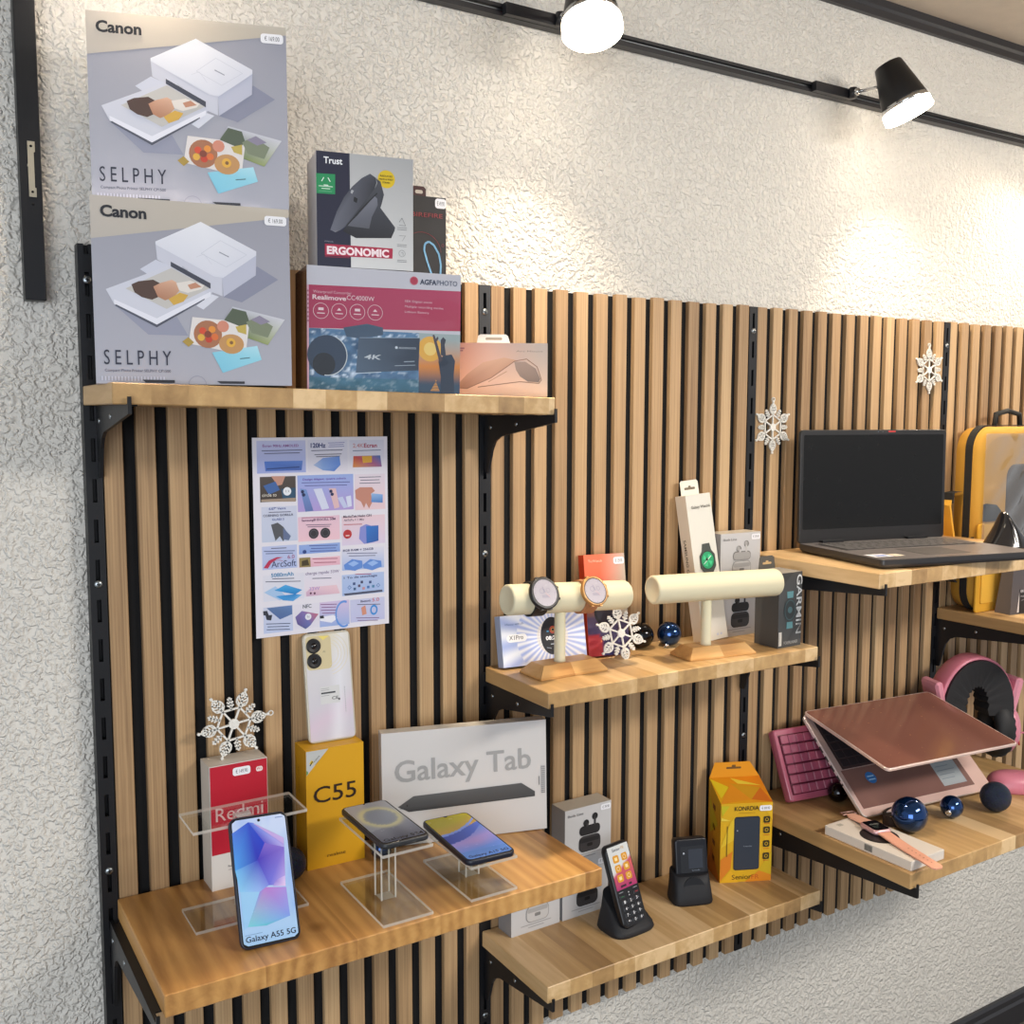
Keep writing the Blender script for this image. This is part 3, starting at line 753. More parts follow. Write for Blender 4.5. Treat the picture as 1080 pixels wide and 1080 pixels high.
t = thing('slim_mouse_carton', 'small pale pink carton with a beige curved mouse, right end of the topmost shelf', 'carton', (.4905, -.1105, 1.1163), -26.9)
w, h, d = .1325, .0785, .03
p = Part(); p.box(0, w, .0006, d, 0, h, '#d9c6bb', front='#d8b9a6', top='#e6ddd5'); q = Quad(w, h, (667, 795), (1005, 798), (667, 1000), (1005, 1003)); P = q.P
p.L(0).grid(0, 0, w, h, 10, 8, lambda u, v: mix(mix(hx('#e0a894'), hx('#b9aea6'), u*1.1), hx('#e6c6ab'), (1-v)*.75))
p.L(1)
p.poly(P((668, 950), (700, 915), (760, 870), (840, 852), (885, 862), (780, 935), (700, 970), (668, 968)), ['#b99079', '#c69e86', '#d3ac92', '#cfa98e', '#c7a085', '#b78f77', '#a57e69', '#a37c68'])
p.poly(P((878, 868), (920, 868), (960, 895), (978, 935), (972, 948), (930, 945), (900, 925), (885, 900)), ['#a08c80', '#a08c80', '#8e7c72', '#83736a', '#7b6c64', '#7f7067', '#8f7e73', '#97857a'])
p.L(2)
p.line(P((668, 968), (700, 970), (790, 930), (880, 866), (925, 858), (965, 888), (982, 938), (972, 952), (900, 945), (740, 965)), .0012, '#8a6a59')
p.line(P((780, 945), (850, 905)), .0012, '#b28f79')
p.rect(*[.001, h*.88], .009, h*.91, '#a5737b'); p.rect(.001, h*.84, .007, h*.865, '#a5737b')
p.text('Arc Mouse', *q(885, 831), .0024, '#8a7e78', w=.040)
p.build('carton', t)
f = Part(); f.prism([(.028, h), (.078, h), (.0745, h+.0115), (.071, h+.0135), (.034, h+.0135), (.030, h+.0115)], .014, .0148, '#e9e6df'); f.M = Matrix.Translation((0, .014, 0)); f.L(0); f.rr(.041, h+.005, .066, h+.009, .0018, '#9a8f80'); f.build('hang_tab', t, 'white hang tab')

# ================================================================== LEAFLET
t = thing('phone_leaflet', 'white printed leaflet with many phone feature tiles, stuck on the slats', 'leaflet', (.2128, -.0022, .7632))
w, h = .2118, .2925
p = Part()
def bend(u, v): return -.0012*math.sin(PI*u)*(1-v)
p.loft([[(0, 0, 0), (w, 0, 0), (w, .0004, 0), (0, .0004, 0)], [(0, 0, h), (w, 0, h), (w, .0004, h), (0, .0004, h)]], '#d9d7e2')
q = Quad(w, h, (75, 93), (718, 95), (95, 1053), (725, 980)); P = q.P
def tile(a, b, c, d, cb, ct):
    p.L(0); x0, y0 = q(a, d); x1, y1 = q(c, b); p.vgrad(x0, y0, x1, y1, cb, ct)
def lines(X, Y, W, n, c='#4a4c66', st=13, lw=.0011):
    p.L(1)
    for i in range(n):
        k = (0, .12, .05, .2)[i % 4]*W
        p.line(P((X+k/2, Y+i*st), (X+W-k/2, Y+i*st-2)), lw, c)
def ttl(s, X, Y, hh, W, c, b=.015):
    p.L(2); a, e = q(X, Y); p.text(s, a, e, hh, c, w=W, bold=b)
tile(98, 108, 318, 262, '#9aa6da', '#b9bddd'); ttl('Écran 90Hz AMOLED', 122, 138, .0036, .054, '#8a4f8e'); lines(118, 155, 185, 2)
tile(330, 108, 518, 258, '#d6d3e0', '#cfcfdf'); ttl('120Hz', 342, 143, .0066, .0235, '#27356d', .03); lines(425, 122, 80, 3, '#4b55a0', 9, .0007); lines(345, 157, 150, 1); lines(360, 176, 130, 2, '#556', 10)
tile(530, 110, 700, 250, '#dcd9e4', '#c9cadb'); ttl('2.4K', 545, 145, .0060, .0175, '#c08a8f'); ttl('Ecran', 600, 145, .0062, .0215, '#a02a48', .02); lines(545, 160, 140, 1, '#5c6a86')
tile(112, 275, 272, 398, '#39302d', '#4a423f')
tile(283, 268, 547, 446, '#a894cf', '#8fa6dc'); ttl('Design élégant, quatre coloris', 305, 297, .0030, .068, '#6a4fa5'); lines(300, 308, 230, 2, '#4a5490', 14)
tile(556, 268, 706, 440, '#dbbfc7', '#d6cdda'); lines(575, 285, 110, 3, '#5a5a70', 14)
tile(120, 415, 278, 590, '#b9c3da', '#c3c8dd'); ttl('6.67" Verre', 150, 435, .0036, .0255, '#4a5a9a'); ttl('CORNING GORILLA', 125, 468, .0034, .045, '#3c3f58'); ttl('GLASS 5', 165, 485, .0030, .018, '#3c4f90'); lines(150, 446, 100, 1)
tile(285, 462, 480, 588, '#e3bcc8', '#d9b9cb'); ttl('Samsung® ISOCELL 50M', 300, 492, .0034, .053, '#5c3a5f'); lines(300, 474, 150, 1, '#9a5a76'); lines(320, 508, 120, 2, '#6a5670', 9)
tile(492, 460, 705, 608, '#cfc4dc', '#dcc2cc'); ttl('MediaTek Helio G91', 498, 476, .0036, .046, '#3a2c44'); ttl('AnTuTu > 1 Mio', 500, 492, .003, .033, '#5c4f66'); lines(500, 508, 90, 1, '#a8323c')
tile(122, 600, 278, 722, '#a9b6de', '#b3bde0'); lines(160, 618, 70, 1); lines(128, 632, 140, 2, '#46507c', 11)
tile(288, 592, 482, 648, '#7f9ad6', '#8ea6da'); lines(335, 607, 135, 3, '#3f4f96', 13)
tile(288, 656, 482, 712, '#d9a9bc', '#e0b6c4'); lines(350, 670, 120, 2, '#9a4a63', 18)
tile(492, 612, 700, 728, '#9db2dd', '#d3d2e2'); ttl('8GB RAM + 256GB', 496, 637, .0033, .050, '#3a4068'); lines(515, 645, 150, 2, '#5a5f80', 12)
tile(126, 735, 310, 875, '#cfd2e2', '#d3d3e0'); ttl('5080mAh', 160, 757, .0058, .034, '#2f7fb0', .01); lines(165, 764, 100, 1, '#33405f'); lines(135, 778, 160, 1)
tile(315, 725, 485, 852, '#dcd0dd', '#d6d4e2'); ttl('charge rapide 33W', 318, 748, .0046, .053, '#6f5b86', 0); lines(350, 764, 90, 1)
tile(492, 732, 700, 850, '#9fb4de', '#a9bbe0'); ttl('1 To de stockage', 500, 768, .0034, .055, '#3a4270'); lines(555, 745, 80, 1, '#a0425a')
tile(128, 890, 258, 1030, '#b3bfe0', '#c3c8dd'); lines(138, 982, 110, 3, '#33405f', 14)
tile(268, 880, 380, 1010, '#d5d3e1', '#d5d3e1'); ttl('NFC', 305, 908, .0056, .0135, '#4b5560', .015)
tile(385, 866, 526, 1000, '#93a9da', '#c9b9d9'); lines(388, 890, 78, 4, '#7a4a7c', 14)
tile(532, 852, 702, 978, '#b6b9dd', '#bcc0de'); ttl('Bluetooth', 582, 880, .0034, .0165, '#3c3a5c'); ttl('5.0', 640, 876, .0056, .0115, '#c05a5f', 0); lines(565, 890, 115, 1); lines(560, 955, 115, 2, '#6f4f80', 12)
p.L(1)
for pts, c in [(((130, 205), (305, 203), (300, 248), (135, 252)), ['#4f76c4', '#5f83cc', '#3f5ea8', '#4b6fbd']), (((140, 238), (290, 230), (290, 236), (140, 244)), '#27427f'),
        (((355, 225), (400, 192), (480, 185), (485, 225), (455, 255), (400, 250)), ['#a8b7d6', '#7f9ed8', '#6a90d6', '#5a83cf', '#5078c4', '#7b9bd0']),
        (((548, 185), (682, 183), (690, 236), (545, 238)), ['#c24a3c', '#3f6fb0', '#8d5f8e', '#d08a3f']), (((590, 186), (640, 184), (640, 215), (595, 218)), '#d6a23c'),
        (((160, 275), (225, 275), (210, 315), (190, 320)), '#b98a7a'), (((125, 320), (180, 300), (200, 340), (150, 362)), '#3a5f9c'), (((205, 335), (272, 330), (272, 395), (215, 392)), '#244a66'), (((116, 385), (272, 378), (272, 396), (116, 396)), '#9c8a7a'),
        (((293, 335), (322, 340), (355, 440), (318, 445)), ['#6f8fc8', '#6f8fc8', '#5b6fa8', '#5b6fa8']), (((355, 338), (395, 335), (430, 430), (395, 436)), '#c9cfe6'), (((428, 335), (462, 335), (480, 425), (455, 432)), '#d6b3b8'), (((470, 380), (495, 375), (520, 425), (500, 430)), '#b9c2e2'), (((510, 375), (535, 370), (540, 420), (520, 425)), '#cdd3ea'),
        (((556, 345), (580, 332), (640, 332), (655, 350), (635, 362), (640, 405), (625, 432), (610, 405), (600, 430), (585, 400), (560, 385)), '#b98070'), (((638, 360), (694, 366), (694, 405), (636, 402)), ['#8fb2dd', '#7ba6da', '#3f74b8', '#4a7fc0']),
        (((160, 505), (190, 495), (215, 515), (235, 545), (215, 585), (200, 560), (180, 582), (170, 545)), '#4f5158'), (((215, 520), (250, 560), (240, 580), (215, 575)), '#5c6a8e'),
        (((580, 520), (610, 506), (655, 520), (655, 590), (600, 600), (575, 575)), '#7f86c9'), (((610, 515), (672, 512), (672, 585), (612, 598)), ['#2f6fc0', '#2a66b5', '#2357a0', '#2a62b0']),
        (((126, 712), (150, 676), (185, 660), (215, 660), (185, 670), (160, 690), (146, 714)), '#b02a50'),
        (((288, 665), (340, 662), (342, 708), (290, 710)), '#8a7a4a'), (((300, 680), (328, 672), (335, 700), (300, 704)), '#3f3520'),
        (((500, 700), (540, 672), (590, 680), (592, 712), (555, 728), (505, 722)), '#5b86cf'), (((592, 700), (630, 672), (685, 680), (688, 708), (640, 726), (598, 716)), '#5b86cf'), (((520, 695), (550, 680), (575, 692), (545, 708)), '#8fb0e4'), (((615, 692), (648, 678), (672, 690), (640, 706)), '#8fb0e4'),
        (((128, 830), (180, 800), (230, 850), (200, 868)), '#9dbce0'), (((175, 820), (225, 793), (302, 818), (270, 840)), ['#2a8fd0', '#4aa3da', '#2f8acb', '#1f78bd']), (((180, 848), (270, 838), (302, 842), (260, 872), (215, 868)), ['#3a92d4', '#2a80c4', '#6aaee0', '#4f9ad6', '#3a8fd0']),
        (((320, 830), (345, 805), (465, 795), (480, 835), (322, 850)), ['#c9aac4', '#d9bccb', '#e0c2cc', '#d6b3c2', '#c0a0bd']), (((500, 838), (690, 818), (692, 828), (505, 848)), '#4a4f66'),
        (((140, 905), (255, 892), (256, 935), (200, 960)), ['#55709c', '#5f7fb2', '#4f6ca0', '#48639a']), (((124, 920), (142, 918), (150, 940), (126, 940)), '#2c2f3c'), (((135, 940), (165, 938), (160, 965), (140, 962)), '#2c2f3c'),
        (((270, 950), (300, 920), (378, 935), (340, 990), (318, 1008), (280, 985)), ['#6a5f9a', '#7a6aa8', '#b86a7c', '#5f6aa8', '#4f5a8c', '#5a5088']),
        (((385, 950), (450, 940), (470, 955), (440, 978), (385, 968)), '#dfe1ee'), (((585, 905), (605, 893), (612, 935), (590, 942)), '#c98a76')]:
    p.poly(P(*pts), c)
p.L(2)
U, V = q(233, 347); p.circ(U, V, .0062, '#dfe3ea', 18); p.text('7.3', U-.003, V-.0014, .003, '#2a4a6a', w=.006)
for X, Y in ((356, 549), (411, 546)): U, V = q(X, Y); p.circ(U, V, .0078, '#2a2830', 20); p.ring(U, V, .0055, .0007, '#5a5862', 16)
U, V = q(518, 553); p.circ(U, V, .0070, '#b02f35', 16); p.rect(U-.003, V-.003, U+.003, V-.0015, '#e6c9c9')
U, V = q(446, 356); 
for X, Y in ((304, 350), (309, 365), (438, 349), (444, 363)): U, V = q(X, Y); p.circ(U, V, .0026, '#1f2a55', 10)
U, V = q(313, 636); p.circ(U, V, .003, '#27407f', 10)
p.ring(*q(190, 720), .0145, .0006, '#a0506f', 20, .9, 2.2)
ttl('6.0', 235, 668, .0058, .0105, '#9a3a66', 0); ttl('ArcSoft', 162, 710, .0096, .0375, '#262a55', 0)
ttl('33W', 335, 823, .0054, .0165, '#9a83c4', 0); ttl('circle to', 120, 372, .0048, .0215, '#e3ddd2', .0)
for X in (342, 360): p.L(2); p.circ(*q(X, 835), .0018, '#5a2f4a', 8)
for X, Y in ((527, 808), (670, 797)): U, V = q(X, Y); p.ring(U, V, .0033, .0009, '#2f63a8', 4)
for X, Y, c in ((553, 815, '#3a5a86'), (575, 800, '#5a4a66'), (597, 812, '#c08a8f'), (620, 806, '#3f6fb0'), (645, 802, '#4a7fa8'), (550, 790, '#3c4f80'), (588, 782, '#3c3f60'), (630, 782, '#3c4f80')): U, V = q(X, Y); p.rect(U-.002, V-.002, U+.002, V+.002, c)
U, V = q(330, 948); p.circ(U, V, .005, '#d9dce8', 14); p.text('N', U-.0017, V-.0018, .0036, '#4a5080', w=.0034)
p.poly(P((384, 945), (402, 942), (405, 956), (386, 958)), '#2a2c3a')
p.ring(*q(500, 935), .014, .0022, '#5f8fd8', 20, 1.2, 5.2, 1.5)
U, V = q(648, 915); p.ring(U, V, .0062, .0022, '#2f86d0', 16, sy=1.3)
p.build('sheet', t)
# ================================================================== SNOWFLAKES
def flake_part(p, R=.052, th=.0028, loop=True):
    c = '#fff'; p.m = 'glitter_white'
    def bar(a, b, w):
        (x0, z0), (x1, z1) = a, b; d = math.hypot(x1-x0, z1-z0); nx, nz = -(z1-z0)/d*w/2, (x1-x0)/d*w/2
        p.prism([(x0-nx, z0-nz), (x1-nx, z1-nz), (x1+nx, z1+nz), (x0+nx, z0+nz)], 0, th, c)
    def pol(r, a): return (r*math.cos(a), r*math.sin(a))
    p.prism([pol(.0075, i*PI/6) for i in range(12)], -.0004, th+.0004, c)
    for k in range(6):
        a = PI/2+k*PI/3
        def fr(r, s): # along arm r, sideways s
            x, z = pol(r, a); return (x-s*math.sin(a), z+s*math.cos(a))
        bar(fr(.004, 0), fr(R*.99, 0), .0026)
        # inner star webs
        hp = [pol(.0245, a), pol(.0215, a+PI/6), pol(.0245, a+PI/3)]
        bar(hp[0], hp[1], .0026); bar(hp[1], hp[2], .0026)
        # leaf shaped tip: outline with veins
        L_ = [(.026, .001), (.030, .0066), (.036, .0078), (.041, .0058), (.046, .0012)]
        for s in (1, -1):
            for (r0, s0), (r1, s1) in zip(L_, L_[1:]): bar(fr(r0*R/.052, s*s0), fr(r1*R/.052, s*s1), .0024)
            for r0 in (.028, .033, .038): bar(fr(r0*R/.052, 0), fr((r0+.0042)*R/.052, s*.0062), .0021)
        x, z = fr(R*.97, 0); p.prism([(x+.0022*math.cos(j*PI/4), z+.0022*math.sin(j*PI/4)) for j in range(8)], -.0003, th+.0003, c)
        # short barbed arm between
        b = a+PI/6
        def fb(r, s):
            x, z = pol(r, b); return (x-s*math.sin(b), z+s*math.cos(b))
        bar(fb(.021, 0), fb(R*.76, 0), .0023)
        for r0, s0 in ((.025, .0046), (.0295, .0042), (.034, .003)):
            for s in (1, -1): bar(fb(r0, 0), fb(r0+.0035, s*s0), .0022)
    if loop:
        n = 14; x, z = pol(R+.0028, PI/2)
        for i in range(n):
            t0, t1 = 2*PI*i/n, 2*PI*(i+1)/n; bar((x+.0034*math.cos(t0), z+.0034*math.sin(t0)), (x+.0034*math.cos(t1), z+.0034*math.sin(t1)), .0014)
def flake(label, loc, spin, rot=0., tilt=0., R=.052):
    p = Part(); p.M = Matrix.Rotation(-rad(spin), 4, 'Y'); flake_part(p, R)
    o = p.build('snowflake_ornament'); o.matrix_world = Matrix.Translation(loc) @ Matrix.Rotation(rad(rot), 4, 'Z') @ Matrix.Rotation(-rad(tilt), 4, 'X')
    return tag(o, label, 'ornament', 'white glitter snowflakes')
def flake_copy(src, label, loc, spin, rot=0., tilt=0.):
    o = src.copy(); col.objects.link(o); o['label'] = label
    o.matrix_world = Matrix.Translation(loc) @ Matrix.Rotation(rad(rot), 4, 'Z') @ Matrix.Rotation(-rad(tilt), 4, 'X') @ Matrix.Rotation(-rad(spin), 4, 'Y')
f0 = flake('white glitter snowflake on the slats, just left of the open black laptop screen', (1.2568, -.0042, 1.066), 0)
flake_copy(f0, 'white glitter snowflake high on the slats, above the open black laptop', (1.7377, -.0042, 1.190), 3)
flake_copy(f0, 'white glitter snowflake standing on the red phone box', (.1705, -.0250, .6485), -82, 0, 3)
flake_copy(f0, 'white glitter snowflake leaning on a dark ball beside the left bracelet stand', (.8300, -.0740, .7145), 8, -4, 10)

# ================================================================== PHONE SHELF
def redmi():
    w, h, d = .0828, .18, .044
    t = thing('red_phone_box', 'white phone box with red front panel below the snowflake, left on the phone shelf', 'phone box', (.1268, -.0500, ZBL), .3)
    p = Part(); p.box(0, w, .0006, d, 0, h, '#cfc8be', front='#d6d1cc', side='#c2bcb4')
    p.L(0); p.rect(.0008, .052, w-.0008, h-.0008, '#b5122c'); p.L(1)
    p.text('Redmi', w*.09, h*.555, .0195, '#e6c9c6', w=w*.82)
    p.rr(w*.80, h*.90, w*.915, h*.94, .0025, '#e8d5d3')
    p.text('Redmi Note', w*.28, .031, .0028, '#4a4648', w=.024); p.line([(w*.28, .027), (w*.55, .027)], .0007, '#8a8688')
    p.L(2); p.line([(w*.825, h*.915), (w*.825, h*.927), (w*.855, h*.927), (w*.855, h*.915)], .0008, '#b5122c'); p.line([(w*.885, h*.915), (w*.885, h*.928)], .0008, '#b5122c')
    p.build('box', t)
    price('€ 149.90', w*.395, h*.897, w*.70, h*.963, t, 3)
redmi()
def c55():
    w, h, d = .0897, .181, .049
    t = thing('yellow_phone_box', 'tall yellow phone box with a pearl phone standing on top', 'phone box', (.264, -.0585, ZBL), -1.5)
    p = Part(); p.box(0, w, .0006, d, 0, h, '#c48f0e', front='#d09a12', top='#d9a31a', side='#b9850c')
    p.L(0); p.poly([(.0005, h-.001), (.0345, h-.001), (.0005, h-.037)], '#b7b9b8')
    p.L(1); p.text('C55', w*.12, h*.553, .0245, '#26150a', w=w*.74, bold=.004)
    p.text('realme', w*.34, h*.083, .0052, '#5a3f10', w=w*.32)
    a = PI/4; p.text('realme', .012, h-.0195, .0026, '#3a3c3c', w=.013, rot=a); p.poly([(.005, h-.019), (.009, h-.0215), (.0115, h-.017), (.0085, h-.0145)], '#d3b31a')
    p.line([(.006, h-.0225), (.010, h-.0165)], .0016, '#2b2c2a'); p.poly([(.0007, h-.029), (.0028, h-.031), (.0028, h-.034), (.0007, h-.036)], '#4f8f4f')
    p.line([(.014, h-.0222), (.021, h-.0152)], .0008, '#7d7f7d')
    p.L(0); sM = p.M; p.M = Matrix(((0, 0, 0, 0), (0, 0, 0, 0), (0, 0, 0, 0), (0, 0, 0, 1)))
    p.M = Matrix.Translation((0, d*.72, 0)) @ Matrix.Rotation(-PI/2, 4, 'Z')
    p.text('realme C55', .004, h*.60, .004, '#7f5c10', w=.040, rot=PI/2); p.M = sM
    p.build('box', t)
c55()
def phone_body(p, w, h, d, r, c, front, bev=.0018): p.m = 'plastic'; p.slab(w, h, d, r, c, bev, 6, front)
t = thing('pearl_phone', 'pearl white phone showing its back with two big lenses, standing on the yellow box', 'phone', (.2790, -.0335, ZBL+.1815), -2., 8.6)
w, h = .0745, .1632
p = Part(); p.m = 'ink_gloss'; p.slab(w, h, .008, .0085, '#b9b3a2', .0016)
p.L(0); p.off = -.00004
def pearl(u, v):
    c = mix(hx('#c3bfcd'), hx('#d5d4d4'), v)
    c = mix(c, hx('#d9c98f'), max(0, v-.72)*1.6*(1-abs(u-.55)))
    c = mix(c, hx('#d8b9cf'), .5*max(0, 1-abs(v-.12-u*.2)*6)); c = mix(c, hx('#e4e6ee'), .6*max(0, 1-abs(u-.62-v*.2)*4))
    return c
p.grid(.003, .003, w-.003, h-.003, 12, 24, pearl)
p.L(0); p.rr(.004, h*.665, w*.58, h-.004, .006, '#cdbf98')
for k in range(4): p.ring(w*.50, h*.80, .017+.005*k, .0006, '#dccfae', 18, -1.4, 1.2)
p.L(1); p.poly([(w*.33, h-.005), (w*.55, h-.006), (w*.42, h*.93)], '#e6d372')
p.text('AI', w*.40, h*.815, .0032, '#8a8474', w=.004)
p.rect(w*.29, h*.345, w*.70, h*.505, '#cfcfd0'); p.L(2)
p.text('CE', w*.53, h*.378, .0044, '#3a3a3e', w=.010, bold=.01); p.line([(w*.66, h*.375), (w*.70, h*.375)], .003, '#55555a'); p.rect(w*.31, h*.437, w*.61, h*.452, '#4a4a4e')
for y in (.47, .485, .42): p.line([(w*.31, h*y), (w*.48, h*y)], .0006, '#8e8e92')
p.L(1)
for k in range(16): p.rect(w*.80, h*(.25+k*.015), w*.817, h*(.258+k*.015), '#a9a8ad')
pb_ = p.build('body', t)
for z in (.885, .748):
    q_ = Part(); q_.m = 'plastic'; q_.M = Matrix.Translation((w*.215, 0, h*z))
    q_.lathe([(.0001, -.0016), (.0072, -.0016), (.0095, -.0022), (.0108, -.0020), (.0112, -.0003), (.0112, .0004)], '#17161a', 28, 'Y'); q_.m = 'ink_gloss'; q_.lathe([(.0001, -.0019), (.0045, -.0019), (.0045, -.0014)], '#0b0c12', 18, 'Y')
    q_.build('camera_lens', pb_)
def stand(label, loc, tall, bw, bd, tw, td, group='clear phone risers', ty=0.):
    t = thing('acrylic_riser', label, 'display riser', loc, group=group)
    def plate(x0, x1, y0, y1, z0, z1):
        p = Part(); v = [p.V(q) for q in ((x0,y0,z0),(x1,y0,z0),(x1,y1,z0),(x0,y1,z0),(x0,y0,z1),(x1,y0,z1),(x1,y1,z1),(x0,y1,z1))]
        flat = z1-z0 < .01
        p.m = 'acrylic'
        if flat: p.F([v[4], v[5], v[6], v[7]], '#fff'); p.F([v[3], v[2], v[1], v[0]], '#fff')
        if flat: p.m = 'acrylic_edge'
        for a in ((0, 1, 5, 4), (1, 2, 6, 5), (2, 3, 7, 6), (3, 0, 4, 7)): p.F([v[i] for i in a], '#fff')
        p.m = 'acrylic_edge'
        if not flat:
            p.F([v[4], v[5], v[6], v[7]], '#fff'); p.F([v[3], v[2], v[1], v[0]], '#fff')
            e = .0009
            for x in (x0, x1):
                for y in (y0, y1): p.box(x-e, x+e, y-e, y+e, z0, z1)
        return p
    plate(-bw/2, bw/2, -bd/2, bd/2, 0, .004).build('base_plate', t)
    plate(-.0105, .0105, -.0105, .0105, .0042, tall-.0042).build('post', t)
    plate(-tw/2, tw/2, -td/2+ty, td/2+ty, tall-.004, tall).build('top_plate', t)
stand('wide clear acrylic riser behind the upright purple screen phone', (.152, -.1225, ZBL+.0002), .137, .152, .073, .152, .073)
stand('tall clear acrylic riser under the silver screen phone', (.3255, -.1960, ZBL+.0002), .0985, .0735, .147, .0735, .147)
stand('low clear acrylic riser under the yellow and blue screen phone', (.4590, -.1945, ZBL+.0002), .0500, .0745, .147, .0745, .147)
def screen(p, w, h, fn, nx=24, ny=48, m=.0035):
    p.m = 'ink_screen'; p.off = -.00006; p.poly(rrect(m*.6, m*.6, w-m*.6, h-m*.6, .007, 5), '#0b0b10')
    p.off = -.00022
    # rounded screen picture
    x0, x1, z0, z1, r = m, w-m, m*1.2, h-m, .0055
    rows = []
    for j in range(ny+1):
        z = z0+(z1-z0)*j/ny; e = 0
        dz = min(z-z0, z1-z)
        if dz < r: e = r-math.sqrt(max(0, r*r-(r-dz)**2))
        rows.append([(x0+e+(x1-x0-2*e)*i/nx, z) for i in range(nx+1)])
    vs = [[p.V((x, p.off, z)) for x, z in rw] for rw in rows]
    cs = [[fn((x-x0)/(x1-x0), (z-z0)/(z1-z0)) for x, z in rw] for rw in rows]
    for j in range(ny):
        for i in range(nx): p.F([vs[j][i], vs[j][i+1], vs[j+1][i+1], vs[j+1][i]], [cs[j][i], cs[j][i+1], cs[j+1][i+1], cs[j+1][i]])
def a55():
    w, h = .0774, .1611
    t = thing('purple_screen_phone', 'upright dark phone with blue and purple crystal screen, front left of the shelf', 'phone', (.1125, -.2335, ZBL+.0030), -.4, 27.2, roll=-2.8)
    p = Part(); phone_body(p, w, h, .0082, .0105, '#1e2436', '#0d0e14'); p.build('body', t)
    p = Part()
    def sky(u, v):
        c = mix(hx('#9cc3ea'), hx('#c2d0ee'), v); n = fbm(u*3, v*4, 5)
        c = mix(c, hx('#7fa6e6'), max(0, n-.4)*1.5); return c
    screen(p, w, h, sky)
    q = Quad(w, h, (310, 165), (680, 122), (385, 1010), (762, 928)); P = q.P
    def fac(pts, c): p.poly(P(*pts), c)
    p.off = -.0004
    fac([(332, 262), (432, 192), (535, 330), (490, 440), (350, 505)], ['#4f7ad8', '#2f4fc4', '#223cc0', '#2a2fb0', '#4f9ae4'])
    fac([(432, 192), (462, 196), (658, 300), (660, 360), (535, 330)], ['#4a66cc', '#6a86dd', '#9a76cc', '#a9a0e2', '#5a50c0'])
    fac([(535, 330), (660, 360), (665, 600), (560, 600), (490, 440)], ['#7a62c4', '#7f68c8', '#b9a8e6', '#6a6fd6', '#4236b4'])
    fac([(350, 505), (490, 440), (560, 600), (500, 640), (380, 640)], ['#6fb6ea', '#3f42bc', '#7a86dc', '#8fb0ea', '#86c4ec'])
    fac([(500, 640), (540, 612), (668, 612), (690, 790), (540, 850), (425, 860)], ['#8f8ad8', '#b07ac8', '#a58ad8', '#7a9ae4', '#5cb8cc', '#74c6d4'])
    fac([(380, 640), (500, 640), (425, 860), (400, 880)], '#93c3ea')
    p.off = -.00055
    fac([(462, 200), (480, 206), (658, 300), (658, 340)], ['#b49ad8', '#b49ad8', '#c0a8e0', '#b8a2e0'])
    fac([(600, 570), (662, 540), (664, 606), (585, 606)], ['#8a7ad4', '#cdb8ea', '#e2c8ea', '#a99ae0'])
    p.text('Galaxy A55 5G', w*.085, h*.052, h*.042, '#0e1330', w=w*.83, bold=.006)
    p.circ(w*.5, h*.955, .0019, '#0a0a10', 16)
    p.line([(w*.78, h*.955), (w*.91, h*.955)], .001, '#6f86c0'); p.line([(w*.08, h*.105), (w*.36, h*.105)], .0004, '#4a6a9c')
    p.build('screen', t)
a55()
def flat_phone(name, label, cen, w, h, rot, d=.0080):
    # lying on its back, top edge towards the wall
    t = bpy.data.objects.new(name, None); col.objects.link(t)
    t.matrix_world = Matrix.Translation(cen) @ Matrix.Rotation(rad(rot), 4, 'Z') @ Matrix.Rotation(-PI/2, 4, 'X') @ Matrix.Translation((-w/2, 0, -h/2))
    t['label'] = label; t['category'] = 'phone'
    return t
def s24():
    w, h, d = .0706, .147, .0080
    t = flat_phone('silver_screen_phone', 'dark phone with silver and pale yellow ring screen, lying on the tall clear riser', (.3300, -.1830, ZBL+.0987+d), w, h, -.1)
    p = Part(); phone_body(p, w, h, d, .009, '#24272c', '#0d0e12'); p.build('body', t)
    p = Part()
    def im(u, v):
        x, y = (u-.52), (v-.60)*1.7
        r = math.hypot(x, y); c = mix(hx('#8793a6'), hx('#a4a9b4'), v)
        if v < .30+.12*u: c = mix(hx('#434a5e'), hx('#8d95a8'), v*2.2+.1*math.sin(u*9))
        g = math.exp(-((r-.40)/.075)**2)
        if v > .3: c = mix(c, hx('#c8c8a0'), g*.9)
        if r < .36: c = mix(c, hx('#77869c'), .5)
        return c
    screen(p, w, h, im)
    p.off = -.0004; p.text('Galaxy S24', w*.10, h*.055, h*.05, '#14161f', w=w*.82, bold=.006); p.circ(w*.5, h*.965, .0016, '#0a0a10', 12)
    p.build('screen', t)
s24()
